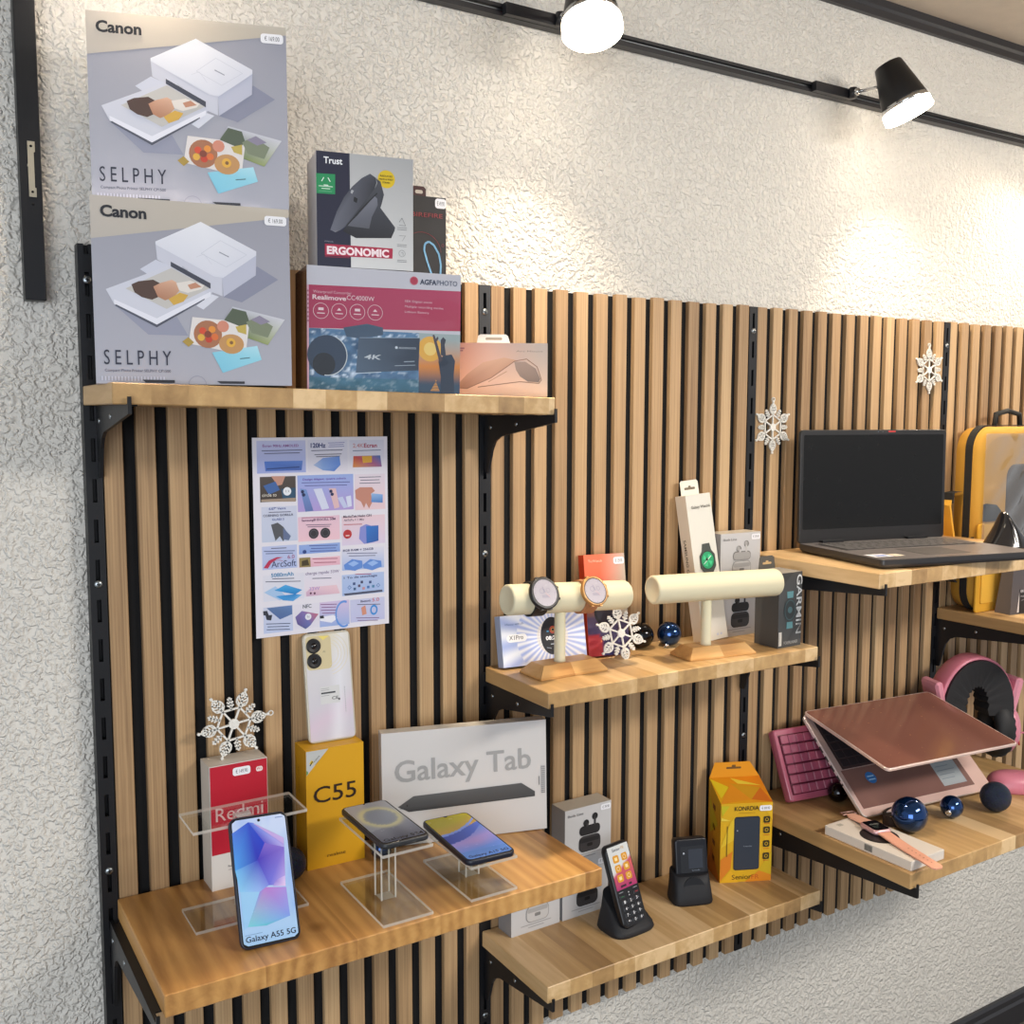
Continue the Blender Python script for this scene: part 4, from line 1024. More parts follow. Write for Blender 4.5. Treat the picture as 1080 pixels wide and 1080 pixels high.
def a15():
    w, h, d = .0768, .1601, .0084
    t = flat_phone('wave_screen_phone', 'dark phone with yellow and blue wave screen, lying on the low clear riser', (.4600, -.1880, ZBL+.0502+d), w, h, -3.1)
    p = Part(); phone_body(p, w, h, d, .0105, '#171b2a', '#0b0c14'); p.build('body', t)
    p = Part()
    def im(u, v):
        e1 = .60+.16*u*u; e2 = .52+.30*u*u-.02
        c = mix(hx('#b9a81f'), hx('#c7b23a'), u)
        if v > e1: c = mix(mix(hx('#c99a4a'), hx('#a9a21c'), (v-e1)*5), hx('#b7a820'), .3)
        elif v > e2-.12:
            c = mix(hx('#2a3fae'), hx('#4a6ad8'), u)
        else:
            c = mix(hx('#5f86e0'), hx('#9a8fe0'), max(0, 1-abs(v-.33-.12*u)*5))
            c = mix(c, hx('#b08fd0'), .6*max(0, 1-abs(v-.34)*7)*max(0, 1-abs(u-.55)*2))
        if abs(v-(.58+.26*u*u)) < .02: c = hx('#7f9cf0')
        if v < .16: c = mix(c, hx('#4a7fd0'), .5)
        return c
    screen(p, w, h, im, 30, 60)
    p.off = -.0004; p.text('Galaxy A15 5G', w*.10, h*.055, h*.042, '#10142c', w=w*.80, bold=.004)
    p.poly([(w*.45, h-.0034), (w*.55, h-.0034), (w*.525, h-.0072), (w*.475, h-.0072)], '#0b0c14')
    p.build('screen', t)
a15()
def tab():
    w, h, d = .2674, .1785, .026
    t = thing('tablet_box', 'wide white tablet box with grey lettering leaning on the slats', 'tablet box', (.3905, -.0465, ZBL+.0014), -15.2, 2.9)
    p = Part(); p.box(0, w, .0006, d, 0, h, '#cfccc8', front='#c9c7c6', top='#d6d3cd')
    q = Quad(w, h, (50, 150), (990, 75), (56, 775), (998, 693)); P = q.P
    p.L(0); p.text('Galaxy Tab', *q(125, 418), .0335, '#9c9c9c', w=.221, bold=.012, rot=.012)
    p.poly(P((225, 494), (845, 432), (925, 480), (925, 508), (200, 580), (140, 552)), ['#5a5b5d', '#515254', '#48494b', '#3f4042', '#2f3032', '#4a4b4d'])
    p.L(1); p.line(P((150, 560), (215, 572), (925, 500)), .0006, '#3a3b3d'); p.circ(*q(190, 545), .0013, '#222', 10)
    p.line(P((225, 494), (845, 432)), .0005, '#77787a')
    p.L(0); p.rect(w*.966, h*.33, w*.99, h*.585, '#a9a9aa'); p.L(1)
    for k in range(14): p.rect(w*.966, h*(.335+k*.018), w*.99, h*(.341+k*.018), '#7d7d7f')
    p.rect(w*.95, h*.41, w*.955, h*.49, '#6d6d70')
    p.build('box', t)
tab()
def ball(name, label, mat, c, r, loc, capdir=None, group='blue and black baubles'):
    t = thing(name, label, 'bauble', loc, group=group)
    p = Part(); p.m = mat; p.sphere(c, r, (0, 0, r)); p.build('ball', t)
    if capdir:
        d = Vector(capdir).normalized(); B = basis(d)
        p = Part(); p.m = 'chrome'; p.M = Matrix.Translation(Vector((0, 0, r))) @ B
        p.lathe([(.0001, r*.97), (.0058, r*.97), (.0058, r+.0055), (.0045, r+.0062), (.0001, r+.0062)], '#fff', 18)
        n = 16; p.tube([(0.0036*math.cos(2*PI*i/n), 0, r+.0092+.0036*math.sin(2*PI*i/n)) for i in range(n)], .0006, '#fff', 6, close=True)
        p.build('cap', t, 'silver hanging cap')
NV, NB = '#143f78', '#12203f'
ball('bauble', 'dark glitter bauble half hidden between the red phone box and the yellow box', 'glitter', '#2a3a5c', .0235, (.2330, -.0700, ZBL+.0001))
ball('bauble', 'dark blue bauble half hidden right of the yellow phone box', 'mirror_ball', NV, .0170, (.3740, -.0760, ZBL+.0001))

# ================================================================== KEYPAD PHONE SHELF
def buds(label, loc, rot, dark=True, tagp=True, group='white earbud boxes'):
    w, h, d = .1004, .0988, .041
    t = thing('earbud_box', label, 'earbud box', loc, rot, group=group)
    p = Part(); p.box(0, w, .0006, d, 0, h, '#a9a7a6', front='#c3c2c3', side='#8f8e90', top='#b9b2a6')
    p.L(0); K = '#252426' if dark else '#a5a3a2'; K2 = '#3b393b' if dark else '#c0bebd'; e = '#171618' if dark else '#7d7b7a'
    cx, cz = w*.53, h*.36
    def blob(u0, v0, u1, v1, r, c): p.rr(cx+u0, cz+v0, cx+u1, cz+v1, r, c)
    blob(-.0235, -.019, .0235, .010, .010, e); p.L(1); blob(-.0225, -.018, .0225, .0092, .0095, K2); blob(-.021, -.002, .021, .006, .003, K)
    p.L(0); blob(-.0225, .011, .0225, .0285, .0075, e); p.L(1); blob(-.0215, .012, .0215, .0265, .007, K)
    p.L(2); p.rr(cx-.006, cz-.010, cx+.006, cz-.004, .002, e)
    for sx, sz in ((-.008, .033), (.011, .042)):
        p.L(0); p.circ(cx+sx, cz+sz, .0063, e, 16); p.rr(cx+sx-.0022+(.003 if sx < 0 else 0), cz+.024, cx+sx+.0022+(.003 if sx < 0 else 0), cz+sz, .0018, K2); p.L(1); p.circ(cx+sx-.0012, cz+sz+.001, .0042, K, 12)
    p.L(0); p.text('Buds Line', w*.06, h*.865, .0042, '#7c7b7d', w=w*.33, bold=.015)
    for y, k in ((.135, .62), (.085, .32)):
        p.line([(w*(.5-k/2), h*y), (w*(.5+k/2), h*y)], .0014, '#9a999b')
    p.build('box', t)
    if tagp: price('€ 39.90', w*.76, h*.86, w*.985, h*.965, t, 3)
    return t
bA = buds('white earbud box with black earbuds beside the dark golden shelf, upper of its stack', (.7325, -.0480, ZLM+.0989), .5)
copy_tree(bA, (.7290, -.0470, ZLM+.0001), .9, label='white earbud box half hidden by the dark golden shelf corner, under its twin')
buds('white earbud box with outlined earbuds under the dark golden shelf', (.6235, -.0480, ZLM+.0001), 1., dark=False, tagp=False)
def cradle_shape(p, w, d, hgt, bw, bd):
    # rounded foot that narrows upward, front low
    rings = []
    for k, z in ((1., 0), (1.02, .003), (.98, .010), (.84, .022), (.66, .040), (.60, hgt)):
        sw, sd = w*k, d*(k*.9+.1)
        off = (1-k)*d*.42
        rings.append([(sw/2*math.copysign(abs(math.cos(a))**.6, math.cos(a)), off+sd/2*math.copysign(abs(math.sin(a))**.6, math.sin(a)), z) for a in [2*PI*i/36 for i in range(36)]])
    p.loft(rings, '#15171d', smooth=True)
def senior():
    t = thing('charging_cradle', 'black charging cradle holding the keypad phone', 'charging cradle', (.8120, -.1180, ZLM), 3)
    p = Part(); p.m = 'rubber'
    ring = lambda w, d, y, z: [(w/2*math.copysign(abs(math.cos(a))**.55, math.cos(a)), y+d/2*math.copysign(abs(math.sin(a))**.55, math.sin(a)), z) for a in [2*PI*i/40 for i in range(40)]]
    def rg(w, d, y, z, sl):
        return [(x, yy, z+(yy-y)*sl) for x, yy, _ in ring(w, d, y, z)]
    p.loft([rg(.088, .070, 0, 0, 0), rg(.092, .074, 0, .004, 0), rg(.088, .070, .001, .012, .05), rg(.076, .056, .005, .028, .35), rg(.069, .042, .010, .043, .75), rg(.066, .034, .014, .050, .9)], '#15171d', smooth=True)
    p.build('cradle', t)
    w, h = .0605, .139
    t = thing('keypad_phone', 'black keypad phone with orange icons on a white and pink screen, in the front cradle', 'phone', (.7850, -.1520, ZLM+.0150), 12.4, 22.5, roll=-2.2)
    p = Part(); p.m = 'plastic'; p.slab(w, h, .013, .012, '#121318', .003); p.build('body', t)
    q = Quad(w, h, (130, 165), (345, 85), (310, 890), (490, 840)); P = q.P
    p = Part(); p.m = 'ink_gloss'; p.off = -.0001
    z0, z1 = h*.455, h*.965
    def im(u, v):
        f = v+(-.35)*(u-.5)
        return mix(mix(hx('#b03078'), hx('#c8505c'), v*2.2), hx('#d9dcdc'), (f-.47)*14) if f > .40 else mix(hx('#a82c6c'), hx('#cf5a58'), v*2.)
    p.grid(w*.06, z0, w*.94, z1, 14, 24, im)
    p.L(1)
    for i in range(2):
        for j in range(3): U, V = w*(.32+.36*i), z0+(z1-z0)*(.70-.225*j); p.rr(U-.0075, V-.0062, U+.0075, V+.0062, .003, '#d9981c')
    p.L(2)
    for i in range(2):
        for j in range(3):
            U, V = w*(.32+.36*i), z0+(z1-z0)*(.70-.225*j)
            if (i+j) % 2: p.ring(U, V, .0038, .0009, '#fbe7b0', 12)
            else: p.rr(U-.0035, V-.0028, U+.0035, V+.0028, .001, '#f6dc9a')
    p.text('Senior', w*.24, z0+(z1-z0)*.875, .0052, '#3a4458', w=w*.34); p.text('FR', w*.62, z0+(z1-z0)*.875, .0052, '#c9a26a', w=w*.13)
    p.rect(w*.25, z0+.003, w*.48, z0+.0065, '#3c1030'); p.rect(w*.60, z0+.003, w*.72, z0+.0065, '#3c1030')
    p.build('screen', t)
    p = Part(); p.m = 'ink'; p.off = -.0003
    for V in (.40, .365): p.circ(w*.5, h*V, .0012, '#d5d6da', 8)
    for U in (.2, .8): p.line([(w*(U-.09), h*.425), (w*(U+.09), h*.425)], .0011, '#8d8f96')
    p.m = 'plastic'; p.off = -.00008; p.rr(w*.07, h*.045, w*.93, h*.44, .006, '#15161b')
    kp_ = p.build('keypad', t)
    for i, s in enumerate(['1', '2', '3', '4', '5', '6', '7', '8', '9', '*', '0', '#']):
        U, V = w*(.24+.26*(i % 3)), h*(.305-.075*(i//3)); p = Part(); p.m = 'plastic'; p.rbox(U-.0062, U+.0062, -.0012, .0004, V-.0038, V+.0038, .0004, '#1b1c22'); p.m = 'ink'; p.off = -.00135; p.text(s, U-.0022, V-.0021, .0048, '#d9dade', w=.0036, bold=.02); p.line([(U+.0025, V), (U+.005, V)], .0009, '#9a9ca4'); p.build('key', kp_)
    for U, c in ((.2, '#1f5a3a'), (.8, '#8d1f2a')):
        p = Part(); p.m = 'plastic'; p.rbox(w*U-.007, w*U+.007, -.0012, .0004, h*.375-.0026, h*.375+.0026, .0004, '#202127'); p.m = 'ink'; p.off = -.00135; p.rect(w*U-.004, h*.375-.0008, w*U+.004, h*.375+.0008, c); p.build('call_key', kp_)
senior()
def flip():
    t = thing('flip_phone_cradle', 'dark charging cradle holding the closed flip phone beside the yellow carton', 'charging cradle', (.9740, -.1010, ZLM), -20)
    p = Part(); p.m = 'rubber'
    def rg(w, d, y, z, sl=0): return [(w/2*math.copysign(abs(math.cos(a))**.45, math.cos(a)), y+d/2*math.copysign(abs(math.sin(a))**.55, math.sin(a)), z+d/2*math.sin(a)*sl) for a in [2*PI*i/36 for i in range(36)]]
    p.loft([rg(.076, .054, 0, 0), rg(.078, .056, 0, .004), rg(.075, .052, .001, .016), rg(.071, .046, .004, .036, .1), rg(.069, .038, .007, .052, .2)], '#0e1119', smooth=True)
    p.m = 'plastic'; p.M = Matrix.Translation((0, -.019, .018)) @ Matrix.Rotation(-rad(14), 4, 'X'); p.prism([(.020*math.cos(a), .018*math.sin(a)+.012) for a in [2*PI*i/24 for i in range(24)]], -.0035, .004, '#0c0e15')
    p.build('cradle', t)
    t = thing('flip_phone', 'closed black flip phone with small outer display, standing in the rear cradle', 'phone', (.9450, -.0985, ZLM+.0160), -20, 10)
    w, h = .0625, .096
    p = Part(); p.m = 'plastic'; p.slab(w, h, .02, .006, '#10131c', .003); p.build('body', t)
    p = Part(); p.m = 'ink_gloss'; p.off = -.0001; p.rr(w*.16, h*.36, w*.90, h*.86, .004, '#0c0f17'); p.off = -.0003; p.rect(w*.40, h*.44, w*.84, h*.80, '#262c38'); p.circ(w*.26, h*.73, .0018, '#a9b0bc', 12)
    p.text('konrdia', w*.50, h*.395, .0024, '#7a8290', w=.015); p.build('outer_display', t)
flip()
def konrdia():
    w, h, d = .1010, .1535, .071
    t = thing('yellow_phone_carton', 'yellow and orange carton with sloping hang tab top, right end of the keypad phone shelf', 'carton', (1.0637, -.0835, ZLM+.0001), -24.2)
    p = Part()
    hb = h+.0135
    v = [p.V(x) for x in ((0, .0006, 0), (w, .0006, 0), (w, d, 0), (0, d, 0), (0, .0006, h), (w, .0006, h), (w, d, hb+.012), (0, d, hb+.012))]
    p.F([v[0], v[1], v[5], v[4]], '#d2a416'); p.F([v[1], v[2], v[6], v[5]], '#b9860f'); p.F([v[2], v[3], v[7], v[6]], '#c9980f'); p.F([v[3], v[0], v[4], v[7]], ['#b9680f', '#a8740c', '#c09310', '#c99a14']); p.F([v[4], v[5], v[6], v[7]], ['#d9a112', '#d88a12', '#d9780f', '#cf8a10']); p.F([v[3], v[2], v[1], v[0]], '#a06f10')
    q = Quad(w, h, (420, 318), (780, 298), (428, 860), (780, 840)); P = q.P
    p.L(0)
    for pts, c in [(((422, 330), (480, 330), (430, 400)), '#bcb21c'), (((424, 410), (490, 430), (424, 432)), '#e0c84a'), (((428, 700), (510, 640), (500, 760), (428, 850)), '#d07a1c'), (((428, 860), (500, 770), (560, 858)), '#dca81e'), (((600, 850), (700, 770), (780, 800), (780, 842)), '#d9861c'), (((690, 770), (780, 640), (780, 800)), '#c9a81a'), (((700, 310), (780, 300), (780, 420)), '#dcae1c'), (((490, 440), (520, 400), (520, 560), (425, 620)), '#d9b62a')]: p.poly(P(*pts), c)
    p.L(1); x0, y0 = q(518, 772); x1, y1 = q(694, 394); p.rr(x0, y0, x1, y1, .005, '#20252f')
    p.text('KONRDIA', *q(515, 362), .0082, '#1d1608', w=.0475, bold=.01); p.line(P((545, 376), (660, 372)), .0006, '#8a6a10')
    p.text('Senior', *q(510, 836), .0095, '#3c2c0a', w=.0385); p.text('FR', *q(645, 830), .0085, '#c05a1a', w=.015)
    p.line(P((469, 468), (469, 678)), .0017, '#6a5410')
    for Y in (418, 490, 585, 670): U, V = q(741, Y); p.rr(U-.0064, V-.0064, U+.0064, V+.0064, .0026, '#33290f')
    p.L(2)
    for Y in (418, 490, 585, 670): U, V = q(741, Y); p.ring(U, V, .0035, .0011, '#c9a21a', 10)
    x0, y0 = q(524, 765); x1, y1 = q(690, 400); p.rr(x0, y0, x1, y1, .004, '#2b3340'); p.circ(*q(538, 497), .0014, '#9aa2ae', 10); p.text('konrdia', *q(585, 608), .0024, '#8a93a0', w=.016)
    p.L(1)
    for Y in (448, 525, 620, 702): p.line(P((722, Y), (762, Y-2)), .001, '#c2571f')
    # facets on the sloping roof and side
    e = .0004
    def roof(a, b): return (a*w, .0006+b*(d-.0006), h+b*(hb+.012-h)+e)
    for tri, c in [(((.0, 0), (.35, .75), (.62, .12)), '#d88a1c'), (((.35, .75), (.9, .55), (.62, .12)), '#c9921a'), (((.9, .55), (1, 0), (.62, .12)), '#c9681a'), (((0, .95), (.3, .6), (.05, .2)), '#d6bc20'), (((.4, .95), (.95, .62), (.5, .72)), '#dfc43c')]: p.F([p.V(roof(*z)) for z in tri], c)
    def sd(a, b): return (-e, d-(d-.0006)*a, h*b)
    for tri, c in [(((.0, .0), (1, .0), (.3, .35)), '#a85c10'), (((.1, .95), (.8, .7), (.2, .5)), '#b8a012'), (((1, .4), (.4, .55), (1, .85)), '#c28a12')]: p.F([p.V(sd(*z)) for z in tri], c)
    for z in (.85, .6, .4, .2): p.F([p.V(sd(*k)) for k in ((.38, z), (.58, z-.02), (.58, z+.05), (.38, z+.06))], '#6a3c0c')
    p.build('carton', t)
    f = Part(); zt = hb+.012
    f.prism([(0, zt), (w, zt), (w*.80, zt+.030), (w*.10, zt+.030)], d-.0012, d-.0002, '#d98f10')
    f.M = Matrix.Translation((0, d-.0012, 0)); f.L(0); f.rr(w*.33, zt+.0165, w*.63, zt+.0205, .002, '#6b4a1c'); f.rr(w*.44, zt+.0185, w*.52, zt+.0245, .002, '#6b4a1c')
    f.build('hang_tab', t, 'orange hang tab')
    price('€ 89.90', w*.745, h*.895, w*.985, h*.965, t, 4)
konrdia()
# ================================================================== BRACELET STAND SHELF
def tstand(label, base, bw, bd, brot, post, cyl, L_, crot, ctilt):
    t = thing('bracelet_stand', label, 'watch stand', (base[0], base[1], ZW), brot, group='cream bracelet stands')
    p = Part(); p.m = 'stand_wood'
    r = lambda k, z: [(-bw/2+k, -bd/2+k, z), (bw/2-k, -bd/2+k, z), (bw/2-k, bd/2-k, z), (-bw/2+k, bd/2-k, z)]
    p.loft([r(.0008, 0), r(0, .001), r(0, .004), r(.0135, .0195), r(.0145, .020)], '#fff'); p.build('wooden_base', t)
    inv = t.matrix_world.inverted()
    p = Part(); p.m = 'velvet'; c = '#d6cfb2'
    q = inv @ Vector((post[0], post[1], ZW+.0195)); p.M = Matrix.Translation(q)
    p.lathe([(.0001, 0), (.0098, 0), (.0092, .006), (.009, cyl[2]-ZW-.0195-.02)], c, 24); p.build('post', t)
    p = Part(); p.m = 'velvet'; p.M = inv @ Matrix.Translation(cyl) @ Matrix.Rotation(rad(crot), 4, 'Z') @ Matrix.Rotation(-rad(ctilt), 4, 'Y')
    R = .0246
    p.lathe([(.0001, -L_/2+.001), (R-.006, -L_/2+.0008), (R-.0045, -L_/2), (R-.0015, -L_/2+.0004), (R, -L_/2+.003), (R, L_/2-.004), (R-.0015, L_/2-.001), (R-.004, L_/2), (.0001, L_/2)], c, 40, 'X'); p.build('padded_roll', t)
CY1 = Vector((.7000, -.0980, .7935))
tstand('cream bracelet stand wearing two round watches', (.6940, -.0960), .131, .064, 0, (.6835, -.0990), CY1, .236, 0, -3.2)
CY2 = Vector((.9890, -.1360, .7920))
tstand('cream bracelet stand with a bare roll', (.9880, -.1330), .139, .062, -6.5, (.9690, -.1340), CY2, .264, -7, -1.)
def watch(label, x, R, case_c, strap_c, bez, dial, group, lug, rin=.0252, marks='#77738a'):
    t = thing('round_smartwatch', label, 'smartwatch', (x, CY1.y, CY1.z-.056*(x-CY1.x)), 0, 0, -3.2, group=group)
    tilt = Matrix.Rotation(-rad(24), 4, 'X')
    p = Part(); p.m = 'rubber'; p.M = tilt
    rings = []
    n = 40
    for i in range(n+1):
        a = -PI/2+.42+(2*PI-.84)*i/n; y, z = math.cos(a), math.sin(a)
        wd = .0125*(1-.12*math.sin(PI*i/n)); o = .0028+.0008*math.cos(2*PI*i/n)
        # ring runs from one lug round the back to the other
        yy, zz = math.cos(a+PI/2-PI/2), math.sin(a)
        A = (2*PI-.84)*i/n+PI+.42
        y, z = math.cos(A), math.sin(A)
        rings.append([(-wd, y*rin, z*rin), (wd, y*rin, z*rin), (wd, y*(rin+o), z*(rin+o)), (-wd, y*(rin+o), z*(rin+o))])
    p.loft(rings, strap_c)
    p.build('strap', t)
    p = Part(); p.m = 'plastic' if not lug else 'metal_paint'; p.M = tilt @ Matrix.Translation((0, -rin-.0005, 0))
    p.lathe([(.0001, .0005), (R*.86, .0005), (R*.98, -.003), (R, -.006), (R*.985, -.0095), (R*.90, -.0105), (R*.86, -.0098), (.0001, -.0098)], case_c, 44, 'Y')
    for a in (.35, -.35):
        M = p.M; p.M = M @ Matrix.Translation((R*math.cos(a), -.0058, R*math.sin(a))) ; p.lathe([(.0001, -.001), (.0022, -.001), (.0022, .0028), (.0001, .0028)], case_c, 12, 'X'); p.M = M
    for s in (1, -1):
        for dx in (-.008, .008): p.box(dx-.0024, dx+.0024, -.0075, -.001, s*R*.86-.0035, s*R*.86+.0035, case_c)
    cs_ = p.build('case', t)
    p = Part(); p.m = 'plastic'; p.M = tilt @ Matrix.Translation((0, -rin-.0105, 0))
    p.m = 'ink_screen'; p.off = 0; p.ring(0, 0, R*.90, R*.9-R*.80, bez, 44)
    p.off = -.0002; p.circ(0, 0, R*.80, dial, 44)
    p.off = -.00035
    for k in range(12):
        a = k*PI/6; p.line([(R*.68*math.cos(a), R*.68*math.sin(a)), (R*.76*math.cos(a), R*.76*math.sin(a))], .0006, marks)
    p.ring(-.006, .003, .0042, .0006, marks, 18); p.ring(.006, .004, .0036, .0005, marks, 18)
    p.rect(-.007, -.008, .007, -.0035, mix(hx(dial), hx(marks), .5)); p.line([(0, 0), (.008, -.007)], .0007, '#c9a0a0'); p.line([(0, 0), (-.004, .010)], .0009, marks)
    p.build('dial', cs_, 'pale round dial')
watch('round black smartwatch on the cream roll, left of the gold one', .6325, .0268, '#17171a', '#141416', '#1c1c20', '#9b97a4', 'smartwatches on the bracelet stand', False)
watch('round rose gold smartwatch with tan strap on the cream roll', .7300, .0252, '#b98a55', '#a9744e', '#2a211d', '#a19ba8', 'smartwatches on the bracelet stand', True)
def x1pro():
    w, h, d = .1590, .0845, .021
    t = thing('blue_watch_box', 'white and blue watch box with ray pattern leaning behind the left bracelet stand', 'watch box', (.6138, -.0385, ZW+.004), -5.5, 11)
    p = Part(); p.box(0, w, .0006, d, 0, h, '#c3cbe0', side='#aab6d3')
    q = Quad(w, h, (98, 543), (705, 520), (148, 915), (762, 838)); P = q.P
    cx, cz = q(700, 640)
    p.L(0)
    def rays(u, v):
        x, z = u*w-w*.60, v*h-h*.52; a = math.atan2(z, x); r = math.hypot(x, z)
        s = .5+.5*math.sin(a*34); k = r/.05
        c = mix(hx('#e9ebf4'), hx('#7f9be0'), s*.8)
        if r < .030: c = mix(c, hx('#e6dcc8'), .6)
        if k > 1.35: c = mix(mix(hx('#8ea6e2'), hx('#dfe6f6'), .5+.5*math.sin(a*15)), hx('#f0ece0'), .15)
        return c
    p.grid(0, 0, w, h, 110, 60, rays)
    p.L(1); x0, y0 = q(160, 735); x1, y1 = q(296, 668); p.rr(x0, y0, x1, y1, .006, '#f4f4f6')
    cx, cz = q(485, 690); p.circ(cx, cz, .0218, '#20232c', 40, 1.45)
    p.L(2); p.text('X1Pro', *q(175, 716), .0072, '#5c5a58', w=.0262, bold=.004); p.text('Hoco watch', *q(140, 612), .0040, '#5a6a9a', w=.034)
    p.circ(cx, cz, .0192, '#14161d', 36, 1.4); p.ring(cx+.002, cz+.010, .0062, .0016, '#b5402f', 20); p.ring(cx+.002, cz+.010, .0036, .001, '#d08a3a', 14)
    p.L(3); p.text('08:26', cx-.0125, cz-.0065, .0062, '#f1f2f5', w=.0235, bold=.03)
    p.line([(cx-.010, cz+.008), (cx-.006, cz+.008)], .0025, '#3f86b5'); p.line([(cx-.004, cz-.014), (cx+.006, cz-.014)], .0016, '#a8b0bc'); p.line([(cx-.012, cz-.019), (cx-.003, cz-.021)], .0014, '#8a92a0')
    p.build('box', t)
x1pro()
def orange():
    w, h, d = .0800, .1760, .021
    t = thing('orange_watch_box', 'watch box with orange top and purple lower half, behind the rose gold watch', 'watch box', (.7800, -.0490, ZW+.0034), -9, 8.5)
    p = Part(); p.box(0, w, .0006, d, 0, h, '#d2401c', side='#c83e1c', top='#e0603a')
    p.L(0)
    def g(u, v):
        if v < .40:
            c = mix(hx('#2f2a62'), hx('#4a3a52'), v*2.4)
            if u < .42+v*.3-.1 and v < .22: c = hx('#a52a34') if u < .34-(v-.1)*.3 else c
            return c
        t_ = (v-.40)/.6
        return mix(mix(hx('#6b4a48'), hx('#ea6a46'), t_*2.2), hx('#bdb3a4'), max(0, u*1.5-.42-.2*t_))
    p.grid(0, 0, w, h, 16, 40, g)
    p.L(1); p.circ(w*.5, h*.43, .026, '#17151b', 30); p.circ(w*.5, h*.43, .021, '#2a2430', 26); p.text('TicWatch', w*.10, h*.925, .0042, '#f3c3a8', w=w*.34); p.text('GTX', w*.72, h*.12, .0040, '#8a88c2', w=.012)
    p.rect(w*.30, h*.135, w*.33, h*.155, '#d9794a')
    p.build('box', t); price('€ 129.00', w*.72, h*.895, w*.985, h*.965, t, 3)
orange()
def samsung():
    w, h, d = .0640, .2715, .027
    t = thing('tall_watch_box', 'tall white watch box with a green dial watch picture, behind the bare bracelet stand', 'watch box', (1.0235, -.0715, ZW+.004), 3.2, 8.2, roll=3.4)
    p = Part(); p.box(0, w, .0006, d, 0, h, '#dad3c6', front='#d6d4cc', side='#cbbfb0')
    p.L(0); p.text('Galaxy Watch6', w*.17, h*.905, .0052, '#55534e', w=w*.76, bold=.015)
    c = w*.56
    p.poly([(c-.0095, h*.66), (c+.0095, h*.66), (c+.0125, h*.61), (c+.020, h*.58), (c+.0205, h*.50), (c+.012, h*.46), (c+.0095, h*.41), (c-.0095, h*.41), (c-.012, h*.46), (c-.0205, h*.50), (c-.020, h*.58), (c-.0125, h*.61)], '#3f4442')
    p.L(1); p.circ(c, h*.545, .0178, '#20302a', 30); p.circ(c, h*.545, .0158, '#1f9a68', 30)
    p.L(2)
    for a in (.6, 2.2, 3.9, 5.3): p.poly([(c, h*.545), (c+.013*math.cos(a), h*.545+.013*math.sin(a)), (c+.012*math.cos(a+.7), h*.545+.012*math.sin(a+.7))], '#3fc48a')
    p.line([(c-.011, h*.522), (c+.010, h*.572)], .0012, '#e6f4ec'); p.circ(c-.002, h*.552, .003, '#17281f', 12)
    for k in range(2): p.line([(w*.55+k*.009, h*.035), (w*.62+k*.009, h*.035)], .004, '#bcc2d6')
    M = p.M; p.M = Matrix.Translation((0, d*.62, 0)) @ Matrix.Rotation(-PI/2, 4, 'Z'); p.L(0); p.text('SAMSUNG Galaxy', -.003+.0, h*.70, .0062, '#4a463f', w=.085, rot=-PI/2, bold=.01); p.M = M
    p.build('box', t)
    f = Part(); f.prism([(.006, h), (w-.012, h), (w-.012, h+.024), (w-.0155, h+.0275), (.0095, h+.0275), (.006, h+.024)], .016, .0168, '#e3dccf'); f.M = Matrix.Translation((0, .016, 0)); f.L(0); f.rr(.015, h+.010, .043, h+.0145, .002, '#6f6250'); f.rr(.0255, h+.012, .0325, h+.0175, .002, '#6f6250'); f.build('hang_tab', t, 'white hang tab')
samsung()
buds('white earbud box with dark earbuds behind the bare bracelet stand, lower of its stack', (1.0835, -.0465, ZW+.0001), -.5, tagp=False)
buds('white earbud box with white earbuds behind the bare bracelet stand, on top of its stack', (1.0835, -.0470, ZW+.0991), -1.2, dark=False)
def garmin():
    w, h, d = .0605, .1365, .057
    t = thing('dark_watch_box', 'dark grey watch box with white sideways lettering, right end of the bracelet stand shelf', 'watch box', (1.1160, -.1640, ZW+.0001), 1.5)
    p = Part(); p.box(0, w, .0006, d, 0, h, '#4a4a4b', front='#454647', side='#454443', top='#8a8782')
    q = Quad(w, h, (840, 155), (1000, 132), (855, 625), (1005, 605)); P = q.P
    p.L(0); p.poly(P((842, 155), (935, 142), (842, 260)), '#3b3c3d'); p.poly(P((1000, 420), (1003, 560), (900, 600)), '#3d3e3f')
    p.text('GARMIN', w*.985-.0135, h*.965, .0138, '#d5d8da', w=h*.80, rot=-PI/2, bold=.012)
    cx, cz = q(922, 380)
    p.poly([(cx-.0085, cz+.034), (cx+.0085, cz+.034), (cx+.0075, cz+.022), (cx-.0075, cz+.022)], '#5f8f96'); p.poly([(cx-.0085, cz-.034), (cx+.0085, cz-.034), (cx+.0075, cz-.022), (cx-.0075, cz-.022)], '#5f8f96')
    p.circ(cx, cz, .0155, '#2f3537', 28, 1.35); p.L(1); p.ring(cx, cz, .0145, .002, '#3f5358', 28, sy=1.35); p.circ(cx, cz, .006, '#4a6a70', 16)
    x0, y0 = q(825, 612); p.rect(.0008, h*.03, .0085, h*.215, '#c9c6c0')
    for k in range(10): p.rect(.0016, h*(.045+k*.015), .0040, h*(.051+k*.015), '#6a6a68')
    p.text('FORERUNNER', w*.24, h*.042, .0056, '#a9a9a7', w=w*.60)
    p.build('box', t)
    f = Part(); f.prism([(.006, h), (.050, h), (.046, h+.021), (.041, h+.024), (.013, h+.024), (.008, h+.021)], d-.001, d-.0002, '#55524e'); f.M = Matrix.Translation((0, d-.001, 0)); f.L(0); f.rr(.016, h+.0085, .039, h+.0125, .0018, '#c9a878'); f.rr(.024, h+.0105, .031, h+.0155, .0018, '#c9a878'); f.build('hang_tab', t, 'dark grey hang tab')
garmin()
ball('bauble', 'black bauble behind the white snowflake beside the left bracelet stand', 'mirror_ball', '#11141c', .0232, (.9090, -.0300, ZW+.0001))
